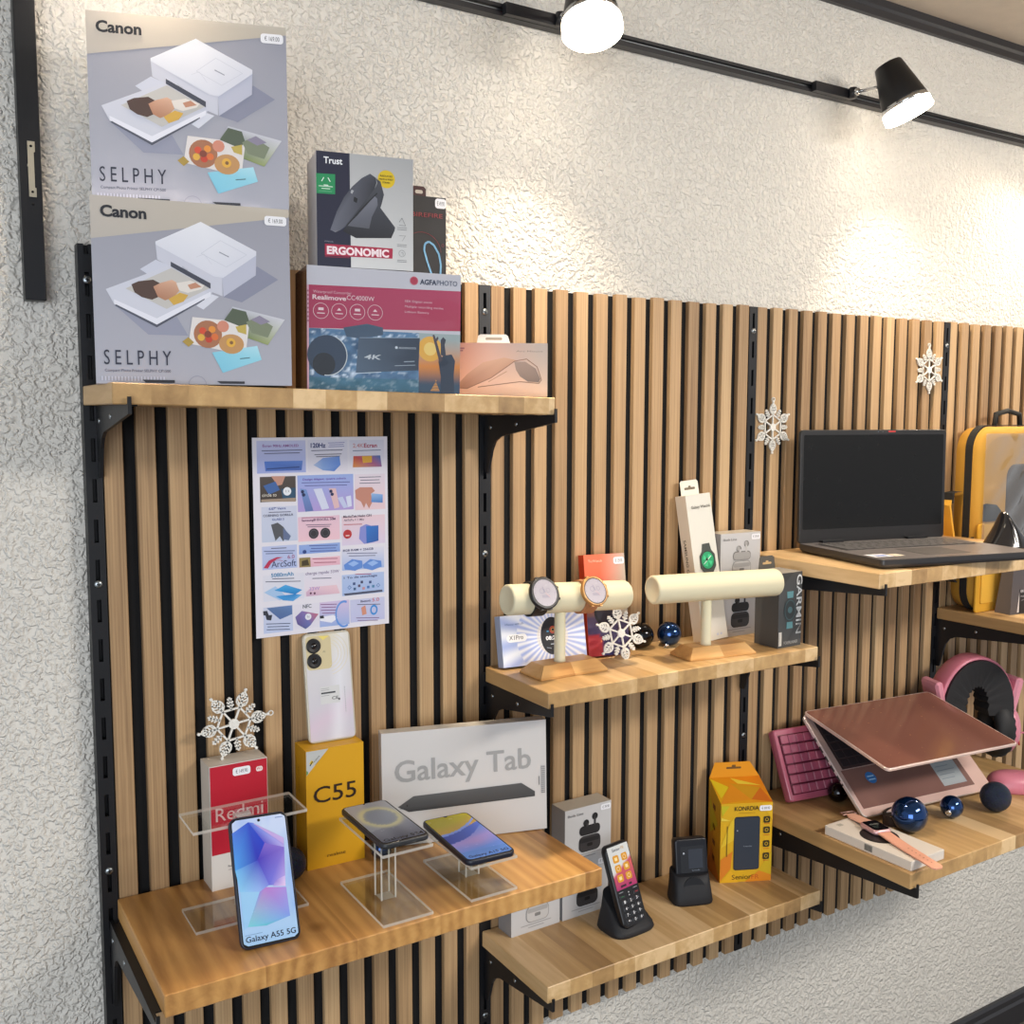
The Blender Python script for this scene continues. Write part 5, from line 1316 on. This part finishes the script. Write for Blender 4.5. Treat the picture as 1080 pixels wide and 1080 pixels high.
ball('bauble', 'shiny blue bauble between the two bracelet stands', 'mirror_ball', NV, .0222, (.9650, -.0420, ZW+.0001), (-.55, -.35, -.75))

# ================================================================== OPEN BLACK LAPTOP
def laptop_black():
    W, D = .358, .245
    t = thing('open_laptop', 'open black laptop with dark screen on the pale oak shelf', 'laptop', (1.2880, -.0480, ZLS), -12.1)
    p = Part(); p.m = 'plastic'
    def rg(k, z): return [(x, y, z) for x, y in rrect(k, -D+k, W-k, -k, .008, 4)]
    p.loft([rg(.004, .0025), rg(.0008, .006), rg(0, .009), rg(0, .0165), rg(.0012, .0178)], '#2b2a2c', smooth=False, capc='#645f60')
    bs_ = p.build('base', t)
    p = Part(); p.m = 'plastic'; p.rbox(.022, W-.022, -.118, -.022, .0179, .0183, .0001, '#3a393b')
    n = 15
    for r in range(6):
        z0 = -.028-r*.0152; kw = (W-.052)/n; x = .026
        seq = [1]*n if r not in (2, 3, 4, 5) else ([1.5]+[1]*12+[1.5] if r == 2 else ([1.8]+[1]*11+[2.2] if r == 3 else ([2.3]+[1]*10+[2.7] if r == 4 else [1.2, 1, 1, 1.2, 5.2, 1.2, 1, 1, 1.1, 1.1])))
        for k in seq:
            p.rbox(x+.001, x+k*kw-.001, z0-.0128, z0, .0183, .0197, .0005, '#4d4c4e'); x += k*kw
    for i, k in enumerate([0]*1): p.m = 'ink'
    p.M = Matrix.Translation((0, 0, .0199)) @ Matrix.Rotation(-PI/2, 4, 'X'); p.off = 0
    for r in range(6):
        for i in range(15):
            if (r == 5 and 3 < i < 9): continue
            U = .032+i*(W-.052)/15; V = -(.028+r*.0152)-.006; p.rect(U, V-.0015, U+.0022, V+.0015, '#8d8b88')
    p.build('keyboard', bs_)
    p = Part(); p.m = 'ink'; p.box(W*.34, W*.63, -.214, -.132, .01775, .01815, '#3f3c3d'); p.build('touchpad', bs_)
    p = Part(); p.m = 'ink'
    p.box(.012, .052, -.212, -.180, .0178, .0182, '#d6d8e0'); p.box(.022, .046, -.206, -.192, .0181, .0184, '#6f86c0'); p.box(.056, .078, -.212, -.186, .0178, .0182, '#c9bfae'); p.build('stickers', bs_, 'pale spec stickers')
    for hx_ in (.05, W-.10): p = Part(); p.m = 'steel_black'; p.box(hx_, hx_+.05, -.012, 0, .012, .022, '#fff'); p.build('hinge', t)
    H = .2245
    M = Matrix.Translation((0, -.003, .0165)) @ Matrix.Rotation(-rad(.9), 4, 'X')
    p = Part(); p.M = M; p.m = 'plastic'; p.slab(W, H, .0085, .008, '#262526', .0015, 5, '#1d1c1e'); ld_ = p.build('lid', t)
    p = Part(); p.M = M; p.m = 'ink_screen'; p.L(0); p.rr(.0075, .028, W-.0075, H-.010, .003, '#101011'); p.build('screen', ld_)
    p = Part(); p.M = M; p.m = 'ink'; p.L(1); p.rect(W*.44, H-.0062, W*.66, H-.0012, '#1a1a1c'); p.rect(W*.585, H-.0052, W*.635, H-.0022, '#c8302c'); p.L(2); p.circ(W*.515, H-.0038, .0014, '#4f5a6a', 10); p.circ(W*.545, H-.0038, .0008, '#8a8a8c', 8); p.build('webcam_shutter', ld_, 'webcam bar with red shutter')
laptop_black()
t = thing('vertical_mouse', 'glossy black fin shaped mouse behind the right corner of the open black laptop', 'mouse', (1.7180, -.2180, ZLS), -12)
p = Part(); p.m = 'ink_gloss'
rings = []
for i in range(13):
    k = i/12; z = .074*k
    xl = -.040*(1-k)**1.7-.019; xr = -.012+.066*(1-k)**.95-.004*math.sin(PI*k); wy = .038*(1-k)**.7+.005
    rings.append([((xl+xr)/2+(xr-xl)/2*math.cos(a), wy*math.sin(a), z) for a in [2*PI*j/30 for j in range(30)]])
p.loft(rings, '#1d1d20', smooth=True); p.build('shell', t)
p = Part(); p.m = 'ink_gloss'; p.tube([(-.018+.004*k, -.0375*(1-k)**.7-.004, .012+.0615*k) for k in (.05, .25, .45, .65, .82)], .0012, '#3a3a3e', 8); p.build('button_seam', t)

# ================================================================== BACKPACK SHELF
def backpack():
    w, h, d = .30, .415, .068
    t = thing('backpack', 'yellow backpack in clear wrap with black zip, at the right edge', 'backpack', (1.8150, -.0800, ZRS), 0)
    p = Part(); p.m = 'fabric'; Y = '#b98a30'
    def rg(k, y): return [(x, y, z) for x, z in rrect(k, k*.5, w-k, h-k, .052, 8)]
    p.loft([rg(.022, -.006), rg(.008, -.003), rg(0, .006), rg(0, .030), rg(.003, d-.012), rg(.02, d-.002)], Y, smooth=True); p.build('body', t)
    p = Part(); p.m = 'fabric'
    for y, wd in ((.022, .0085),):
        pts = rrect(-.001, -.001, w+.001, h+.001, .053, 8)
        a = [(x, y-wd, z) for x, z in pts]; b = [(x, y+wd, z) for x, z in pts]
        o1 = [(x+(x-w/2)*.012, y-wd, z+(z-h/2)*.010) for x, z in pts]; o2 = [(x+(x-w/2)*.012, y+wd, z+(z-h/2)*.010) for x, z in pts]
        p.loft([a, o1, o2, b], '#1d1b19', cap=False)
    p.tube([(-.004, .004, .17), (-.006, -.004, .15), (-.002, -.010, .125)], .004, '#151413', 8)
    p.build('zip', t, 'black zip')
    p = Part(); p.m = 'fabric'
    def band(pts, wd, th, c):
        rings = []
        for x, y, z in pts: rings.append([(x, y-wd/2, z), (x, y+wd/2, z), (x-th, y+wd/2, z), (x-th, y-wd/2, z)])
        p.loft(rings, c)
    band([(-.002, .046, .27), (-.030, .046, .268), (-.034, .046, .245)], .026, .005, '#181716')
    band([(-.034, .046, .252), (-.040, .046, .24), (-.030, .046, .20), (-.020, .046, .165), (-.020, .046, .13), (-.024, .046, .10)], .024, .006, '#d9a235')
    band([(-.024, .046, .105), (-.026, .046, .08), (-.006, .046, .065)], .026, .006, '#181716')
    p.build('side_handle', t, 'side handle of yellow webbing with black ends')
    p = Part(); p.m = 'fabric'; p.M = Matrix.Translation((0, -.009, 0))
    p.slab(.09, .20, .006, .008, '#cf9a2a', .002); p.M = Matrix.Translation((.018, -.012, .205)); p.m = 'fabric'; p.prism([(0, 0), (.06, 0), (.058, .022), (.04, .036), (.008, .040), (0, .038)], 0, .006, '#171614')
    p.M = Matrix.Translation((.015, -.012, .02)); p.slab(.05, .18, .004, .004, '#d9a63a', .0012)
    p.build('front_pocket', t, 'front pocket with black pull')
    p = Part(); p.m = 'fabric'; p.M = Matrix.Translation((.10, -.012, .06)); p.slab(.19, .27, .010, .03, '#3a2c18', .004); p.build('dark_panel', t, 'dark front panel')
    f = Part(); f.m = 'cloudy_film'
    nx, ny = 20, 26
    def pt(u, v):
        x = .010+u*(w-.02); z = .09+v*(h-.105); e = math.sin(PI*u)**.6*math.sin(PI*v)**.6
        return (x, -.010-.020*e-.005*math.sin((u-v)*22)*e, z)
    vs = [[f.V(pt(i/nx, j/ny)) for i in range(nx+1)] for j in range(ny+1)]
    for j in range(ny):
        for i in range(nx): f.F([vs[j][i], vs[j][i+1], vs[j+1][i+1], vs[j+1][i]], '#fff', True)
    f.build('clear_wrap', t, 'clear plastic wrap with bright streaks')
    p = Part(); p.m = 'fabric'; p.tube([(.10, .03, h-.002), (.105, .03, h+.028), (.15, .03, h+.036), (.195, .03, h+.028), (.20, .03, h-.002)], .006, '#1b1a18', 10); p.build('top_loop', t)
backpack()
t = thing('mouse_display_box', 'small dark tapered box standing in front of the yellow backpack', 'carton', (1.8630, -.1420, ZRS+.0001), -6)
p = Part()
b = [(0, 0), (.070, 0), (.070, .040), (0, .040)]; tp = [(.013, .006), (.055, .006), (.055, .030), (.013, .030)]
v0 = [p.V((x, y, 0)) for x, y in b]; v1 = [p.V((x, y, .130)) for x, y in tp]
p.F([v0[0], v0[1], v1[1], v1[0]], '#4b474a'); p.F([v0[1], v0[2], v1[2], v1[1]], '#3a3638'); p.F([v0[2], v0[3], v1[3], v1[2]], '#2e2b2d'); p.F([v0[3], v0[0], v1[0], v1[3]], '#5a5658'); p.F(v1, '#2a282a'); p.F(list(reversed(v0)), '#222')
sh = Matrix(((1, 0, 0, 0), (0, 1, .006/.130, 0), (0, 0, 1, 0), (0, 0, 0, 1)))
p.M = sh; p.L(1); p.poly([(.026, .002), (.068, .002), (.062, .045), (.030, .056)], '#1b1b1e'); p.poly([(.022, .004), (.028, .004), (.030, .050)], '#c9c4c4')
p.L(2); p.text('ERGO', .034, .048, .0055, '#d6d6d8', w=.020); p.text('mouse', .034, .038, .0045, '#b9b9bc', w=.016); p.line([(.036, .030), (.052, .033)], .0012, '#8a8a8e'); p.rect(.048, .098, .052, .116, '#c9c9cc')
p.build('carton', t)

# ================================================================== ROSE GOLD LAPTOP SHELF
def laptop_rose():
    W, D, th = .3500, .2305, .0105
    t = thing('half_closed_laptop', 'half closed rose gold laptop tilted up against the slats', 'laptop', (1.3190, -.0450, .4850), -6.2)
    A, B_ = rad(40.6), rad(12)
    Mb = Matrix.Rotation(A, 4, 'X')      # local -y runs down to the front edge
    PK, PK2 = '#c9a39c', '#d9b5ad'
    p = Part(); p.m = 'metal_paint'; p.M = Mb
    def rg(k, z): return [(x, y, z) for x, y in rrect(k, -D+k, W-k, -k, .009, 4)]
    p.loft([rg(.003, -th), rg(.0005, -th+.003), rg(0, -.001), rg(.001, 0)], '#ece4e4', capc='#e8c6bd'); bs_ = p.build('base', t)
    p = Part(); p.m = 'ink'; p.M = Mb
    p.box(.016, W-.016, -.130, -.014, .0001, .0005, '#3c2c2c')
    for r in range(6):
        kw = (W-.040)/15
        for i in range(15): p.rbox(.020+i*kw+.001, .020+(i+1)*kw-.001, -.0175-r*.0185-.0155, -.0175-r*.0185, .0005, .0018, .0004, '#2a2226')
    p.build('keyboard', bs_)
    p = Part(); p.m = 'ink_gloss'; p.M = Mb; p.box(.010, W-.040, -D+.016, -.132, .0001, .0004, '#7d5c55'); p.build('palm_rest', bs_, 'brown mirror palm rest')
    p = Part(); p.m = 'ink'; p.M = Mb @ Matrix.Translation((0, 0, .0006)) @ Matrix.Rotation(-PI/2, 4, 'X'); p.off = 0
    # local v = y
    p.rect(W-.118, -.205, W-.054, -.135, '#9aa0a4'); p.off = -.0002
    for k in range(6): p.line([(W-.112, -.145-k*.009), (W-.064-(k % 3)*.006, -.145-k*.009)], .0016, '#7a8188')
    p.build('spec_label', bs_, 'grey spec label'); p = Part(); p.m = 'ink'; p.M = Mb @ Matrix.Translation((0, 0, .0006)) @ Matrix.Rotation(-PI/2, 4, 'X')
    p.off = 0; p.circ(.070, -.157, .0125, '#2f6cae', 20); p.off = -.0002
    for k in range(2): p.line([(.062, -.154-k*.007), (.079, -.154-k*.007)], .0022, '#a9cdea')
    p.build('round_sticker', bs_, 'blue round sticker')
    p = Part(); p.m = 'ink'; p.M = Mb
    for k, (y0, y1) in enumerate([(-.060, -.052), (-.085, -.072), (-.106, -.094), (-.128, -.114), (-.150, -.138), (-.160, -.156)]): p.box(-.0005, .0004, y0, y1, -th*.72, -th*.38, '#3a383c')
    p.build('ports', bs_)
    Ml = Matrix.Rotation(B_, 4, 'X') @ Matrix.Translation((0, 0, .002))
    p = Part(); p.m = 'metal_paint'; p.M = Ml
    p.loft([rg(.0012, 0), rg(0, .001), rg(0, .0052), rg(.001, .0062)], '#ecd6d0', capc='#ecd6d0'); ld_ = p.build('lid', t)
    p = Part(); p.m = 'ink_film'; p.M = Ml @ Matrix.Translation((0, 0, .0063)) @ Matrix.Rotation(-PI/2, 4, 'X'); p.off = 0
    p.poly(rrect(.0028, -D+.0028, W-.0028, -.0028, .007, 4), '#85574c')
    p.off = -.0002
    for k in range(46): a, b = random.uniform(.02, W-.02), random.uniform(-D+.02, -.02); p.circ(a, b, random.uniform(.0010, .0021), '#b27a5c', 6, .5)
    p.build('lid_cover', ld_, 'copper brown lid film')
    p = Part(); p.m = 'ink_gloss'; p.M = Ml; p.box(.006, W-.006, -D+.008, -.012, -.0006, -.0001, '#0b0b0d'); p.build('screen', ld_)
    p = Part(); p.m = 'metal_paint'; p.tube([(.03, -.001, .001), (W-.03, -.001, .001)], .0055, '#4a3f3f', 12); p.build('hinge', t)
laptop_rose()
def pink_keyboard():
    w, h, d = .345, .142, .020
    t = thing('pink_keyboard', 'pink keyboard leaning on the slats behind the rose gold laptop', 'keyboard', (1.2480, -.0860, ZBR+.0085), -8, 26)
    p = Part(); p.m = 'ink_film'; p.slab(w, h, d, .006, '#a8566c', .003); p.build('case', t)
    p = Part(); p.m = 'ink_film'
    p.off = -.0001; p.rect(.008, .012, w-.008, h-.012, '#5e2436')
    for r in range(6):
        z1 = h-.014-r*.0195; x = .010; kw = (w-.02)/17
        for i in range(17):
            p.rbox(x+i*kw+.0004, x+(i+1)*kw-.0004, -.0055, 0, z1-.0165, z1, .0014, '#9c4f66')
    p.build('keycaps', t, 'rows of glossy pink keycaps')
pink_keyboard()
def headset():
    c0 = Vector((1.797, -.100, ZBR)); ang = -20.
    t = thing('pink_headset', 'pink headset with black padding standing right of the rose gold laptop', 'headset', c0, ang)
    PK = '#c9788a'
    S = .089
    arch = []
    for i in range(25):
        a = PI*i/24; arch.append((-S*math.cos(a)*1.02, .0, .105+.130*math.sin(a)**.85))
    p = Part(); p.m = 'plastic'
    rings = []
    for i, (x, y, z) in enumerate(arch):
        a = PI*i/24; nx, nz = -math.cos(a), math.sin(a); wd = .028
        rings.append([(x, -wd, z), (x+nx*.0045, -wd*.7, z+nz*.0045), (x+nx*.0045, wd*.7, z+nz*.0045), (x, wd, z), (x-nx*.003, wd*.8, z-nz*.003), (x-nx*.003, -wd*.8, z-nz*.003)])
    p.loft(rings, PK, smooth=True); p.build('headband', t)
    p = Part(); p.m = 'rubber'
    rings = []
    for i in range(0, 25):
        x, y, z = arch[i]; a = PI*i/24; nx, nz = -math.cos(a), math.sin(a); wd = .031; tk = .060+.005*(i % 2)
        rings.append([(x-nx*.003, -wd, z-nz*.003), (x-nx*.003, wd, z-nz*.003), (x-nx*tk, wd*.8, z-nz*tk), (x-nx*(tk+.003), 0, z-nz*(tk+.003)), (x-nx*tk, -wd*.8, z-nz*tk)])
    p.loft(rings, '#1a1a1d'); p.build('headband_cushion', t, 'black ribbed headband cushion')
    for s in (-1, 1):
        p = Part(); p.m = 'plastic'
        # slider block on the band
        i = 5 if s < 0 else 19
        p.M = Matrix.Translation((s*(S+.004), 0, .148)) @ Matrix.Rotation(s*rad(14), 4, 'Y')
        p.rbox(-.007, .012, -.030, .030, -.040, .040, .005, '#d08a9b')
        for k in range(3): p.rbox(-.0075, .0125, -.0303, .0303, -.044-k*.006, -.0405-k*.006, .0006, '#b56a7d')
        p.build('slider', t)
        p = Part(); p.m = 'plastic'; p.M = Matrix.Translation((s*(S-.002), 0, .068)) @ Matrix.Diagonal((1.1, .95, 1.30, 1))
        pr = [(.0001, s*.024), (.022, s*.024), (.036, s*.017), (.044, s*.006), (.044, s*-.006), (.038, s*-.008), (.0001, s*-.008)]
        p.lathe(pr, '#cc7f90', 36, 'X'); cup = p.build('ear_cup', t)
        q_ = Part(); q_.m = 'rubber'; q_.M = Matrix.Translation((s*(S-.012), 0, .068)) @ Matrix.Diagonal((1.5, .95, 1.30, 1))
        n = 40; rings = []
        for k in range(n+1):
            a = 2*PI*k/n; R0 = .034; rr_ = .0165+.0014*(k % 2)
            rings.append([(-s*.006+rr_*.95*math.sin(b), (R0+rr_*math.cos(b))*math.cos(a), (R0+rr_*math.cos(b))*math.sin(a)) for b in [2*PI*j/12 for j in range(12)]])
        q_.loft(rings, '#161618', smooth=True, cap=False)
        q_.lathe([(.0001, -s*.004), (.030, -s*.004), (.030, -s*.003), (.0001, -s*.003)], '#101118', 24, 'X')
        q_.build('ear_cushion', cup, 'black ear cushion')
    p = Part(); p.m = 'ink'; p.tube([(S+.0185, -.028+.002*k, .034+.012*k) for k in range(7)], .0016, '#d0303c', 8); p.build('light_strip', cup, 'red light strip')
    p = Part(); p.m = 'plastic'; p.tube([(S+.012, -.020, .060), (S+.05, -.030, .062), (S+.11, -.042, .060)], .0022, '#c9788a', 8); p.build('microphone_boom', t)
headset()
t = thing('pink_mouse', 'pink computer mouse below the pink headset', 'mouse', (1.7150, -.2680, ZBR), -38)
p = Part(); p.m = 'plastic'
def mrg(sc, z, ox=0): return [(ox+.062*sc*math.copysign(abs(math.cos(a))**.8, math.cos(a)), .033*sc*math.copysign(abs(math.sin(a))**.8, math.sin(a)), z) for a in [2*PI*i/36 for i in range(36)]]
p.loft([mrg(.94, 0), mrg(1, .004), mrg(1, .014), mrg(.93, .024), mrg(.76, .032, -.004), mrg(.5, .037, -.008), mrg(.2, .039, -.010)], '#c9788a', smooth=True); p.build('shell', t)
p = Part(); p.m = 'plastic'; p.M = Matrix.Translation((.036, 0, .0285)); p.lathe([(.0001, -.0035), (.0062, -.0035), (.0062, .0035), (.0001, .0035)], '#8a4456', 18, 'Y'); p.build('scroll_wheel', t)
ball('bauble', 'large shiny blue bauble beside the pink smartwatch', 'mirror_ball', NV, .0325, (1.3430, -.2850, ZBR+.0001))
ball('bauble', 'small shiny blue bauble in front of the rose gold laptop, between two larger ones', 'mirror_ball', NV, .0212, (1.4700, -.2850, ZBR+.0001), (-.8, -.3, -.15))
ball('bauble', 'dark glitter bauble in front of the pink mouse', 'glitter', '#25344e', .0285, (1.5710, -.3100, ZBR+.0001))
ball('bauble', 'black bauble in the shade under the left edge of the rose gold laptop', 'mirror_ball', '#101218', .0200, (1.3450, -.1180, ZBR+.0001))
# dark wristband behind the large bauble
t = thing('dark_wristband', 'dark wristband lying behind the large shiny blue bauble', 'wristband', (1.3640, -.2440, ZBR+.0002), 8)
p = Part(); p.m = 'rubber'
rings = []
for i in range(29):
    a = .5+(2*PI-1.)*i/28; r = .030; y = r*math.sin(a)*.75; x = r*1.25*math.cos(a)
    rings.append([(x, y, .001), (x*.92, y*.92, .001), (x*.92, y*.92, .019), (x, y, .019)])
p.loft(rings, '#2a1c1a'); p.build('strap', t)
p = Part(); p.m = 'ink_gloss'; p.rbox(.032, .046, -.014, .014, .0005, .021, .003, '#141216'); p.build('case', t)
def pinkwatch():
    w, d, h = .0915, .182, .0172
    t = thing('white_watch_box', 'flat white box under the pink smartwatch at the shelf corner', 'watch box', (1.2035, -.3935, ZBR+.0001), 1.)
    p = Part(); p.rbox(0, w, 0, d, 0, h, .0008, '#d3cbc2'); p.m = 'ink'
    p.off = 0
    M = p.M; p.M = Matrix.Translation((-.0002, 0, 0)) @ Matrix.Rotation(-PI/2, 4, 'Z'); p.rect(-.095, .0035, -.078, h-.002, '#8f8d88')
    for k in range(6): p.off = -.0001; p.rect(-.094+k*.0026, .004, -.0928+k*.0026, h-.004, '#4a4a48')
    p.M = Matrix.Translation((0, 0, h+.0002)) @ Matrix.Rotation(-PI/2, 4, 'X'); p.off = 0; p.rect(.018, .163, .030, .172, '#a9a59c'); p.ring(.045, .098, .034, .012, '#1d191a', 30); p.off = -.0001; p.circ(.045, .098, .026, '#2a2426', 26)
    p.build('box', t)
    t = thing('pink_smartwatch', 'pink square smartwatch with coral strap lying across the white box', 'smartwatch', (1.2570, -.2780, ZBR+h+.0003), -14)
    def strap(pts, w0, w1, c):
        p = Part(); p.m = 'rubber'; rings = []
        n = len(pts)
        for i, (y, z) in enumerate(pts):
            k = i/(n-1); wd = (w0+(w1-w0)*k)/2
            if i == n-1: wd *= .6
            rings.append([(-wd, y, z), (wd, y, z), (wd, y, z+.0026), (-wd, y, z+.0026)])
        p.loft(rings, c); return p
    p = strap([(-.0205, .004), (-.028, .0045), (-.05, .003), (-.08, .0018), (-.115, .0012), (-.135, .0010), (-.150, .0005), (-.158, .0002), (-.163, .0)], .0245, .0220, '#d79c84')
    p.m = 'ink'; p.off = 0
    for k in range(7):
        y = -.088-k*.0095; z = .0047
        p.M = Matrix.Translation((0, y, z)); p.lathe([(.0001, 0), (.0012, 0), (.0012, .0001), (.0001, .0001)], '#8a5a48', 8)
    p.M = Matrix()
    p.build('strap', t, 'coral strap half with holes')
    p = strap([(.0205, .004), (.030, .0045), (.045, .003), (.062, .0018), (.074, .0012)], .0245, .0235, '#d9a48e'); p.build('strap', t, 'coral strap half with buckle end')
    p = Part(); p.m = 'metal_paint'; p.tube([(-.014, .074, .003), (.014, .074, .003), (.014, .084, .003), (-.014, .084, .003)], .0014, '#c9a196', 8, close=True); p.build('buckle', t)
    p = Part(); p.m = 'metal_paint'
    def rg(k, z): return [(x, y, z) for x, y in rrect(-.0190+k, -.0232+k, .0190-k, .0232-k, .008, 5)]
    p.loft([rg(.004, .0005), rg(.0006, .003), rg(0, .006), rg(.0006, .0095), rg(.0025, .011)], '#d3a9ad', smooth=True); p.build('case', t)
    p = Part(); p.m = 'ink_gloss'; p.M = Matrix.Translation((0, 0, .0111)) @ Matrix.Rotation(-PI/2, 4, 'X'); p.off = 0; p.poly(rrect(-.0160, -.0202, .0160, .0202, .006, 5), '#121014')
    p.off = -.0001
    p.text('10:08', -.0085, .002, .0055, '#9aa09c', w=.017)
    for k in range(3): p.rect(-.009, -.004-k*.0035, .004-k*.003, -.0028-k*.0035, '#5c6a66')
    p.build('screen', t)
pinkwatch()

# ================================================================== LIGHT
def area(name, loc, direction, size, power, colr, shape='RECTANGLE', sy=None, spread=None):
    L_ = bpy.data.lights.new(name, 'AREA'); L_.shape = shape; L_.size = size
    if sy: L_.size_y = sy
    L_.energy = power; L_.color = colr
    if spread: L_.spread = spread
    o = bpy.data.objects.new(name, L_); col.objects.link(o)
    o.location = loc; o.rotation_euler = Vector(direction).to_track_quat('-Z', 'Y').to_euler()
    return o
# each track spotlight throws its beam from just in front of the diffuser
for i, ((f, a, x), pw) in enumerate(zip(lamps, LAMP_W)):
    d = Vector(a).normalized(); area('spotlight_beam', Vector(f)+d*.004, d, .084, pw, (1., .82, .60), 'DISK', spread=rad((112, 112, 112, 135, 135)[i]))
# daylight from the shop window behind the viewer, and an added warm fill under the ceiling to lift the wall
area('shop_window_daylight', (-2.2, -3.6, 1.0), (1.9, 3.6, -.25), 2.4, WIN_W, (.84, .92, 1.), sy=2.0)
area('ceiling_fill_light', (1.9, -2.0, CZ-.02), (-.1, .45, -1), 1.2, CEIL_W, (1., .93, .84), sy=.6)
wd = bpy.data.worlds.new('world'); scene.world = wd; wd.use_nodes = True
bg = wd.node_tree.nodes['Background']; bg.inputs['Color'].default_value = (.93, .96, 1., 1); bg.inputs['Strength'].default_value = WORLD
scene.view_settings.view_transform = 'Standard'; scene.view_settings.look = 'None'
scene.view_settings.gamma = 1.; scene.view_settings.use_curve_mapping = False
scene.view_settings.exposure = .12
scene.cycles.use_denoising = True
scene.cycles.max_bounces = 12; scene.cycles.transmission_bounces = 10; scene.cycles.transparent_max_bounces = 12
scene.cycles.caustics_reflective = False; scene.cycles.caustics_refractive = False
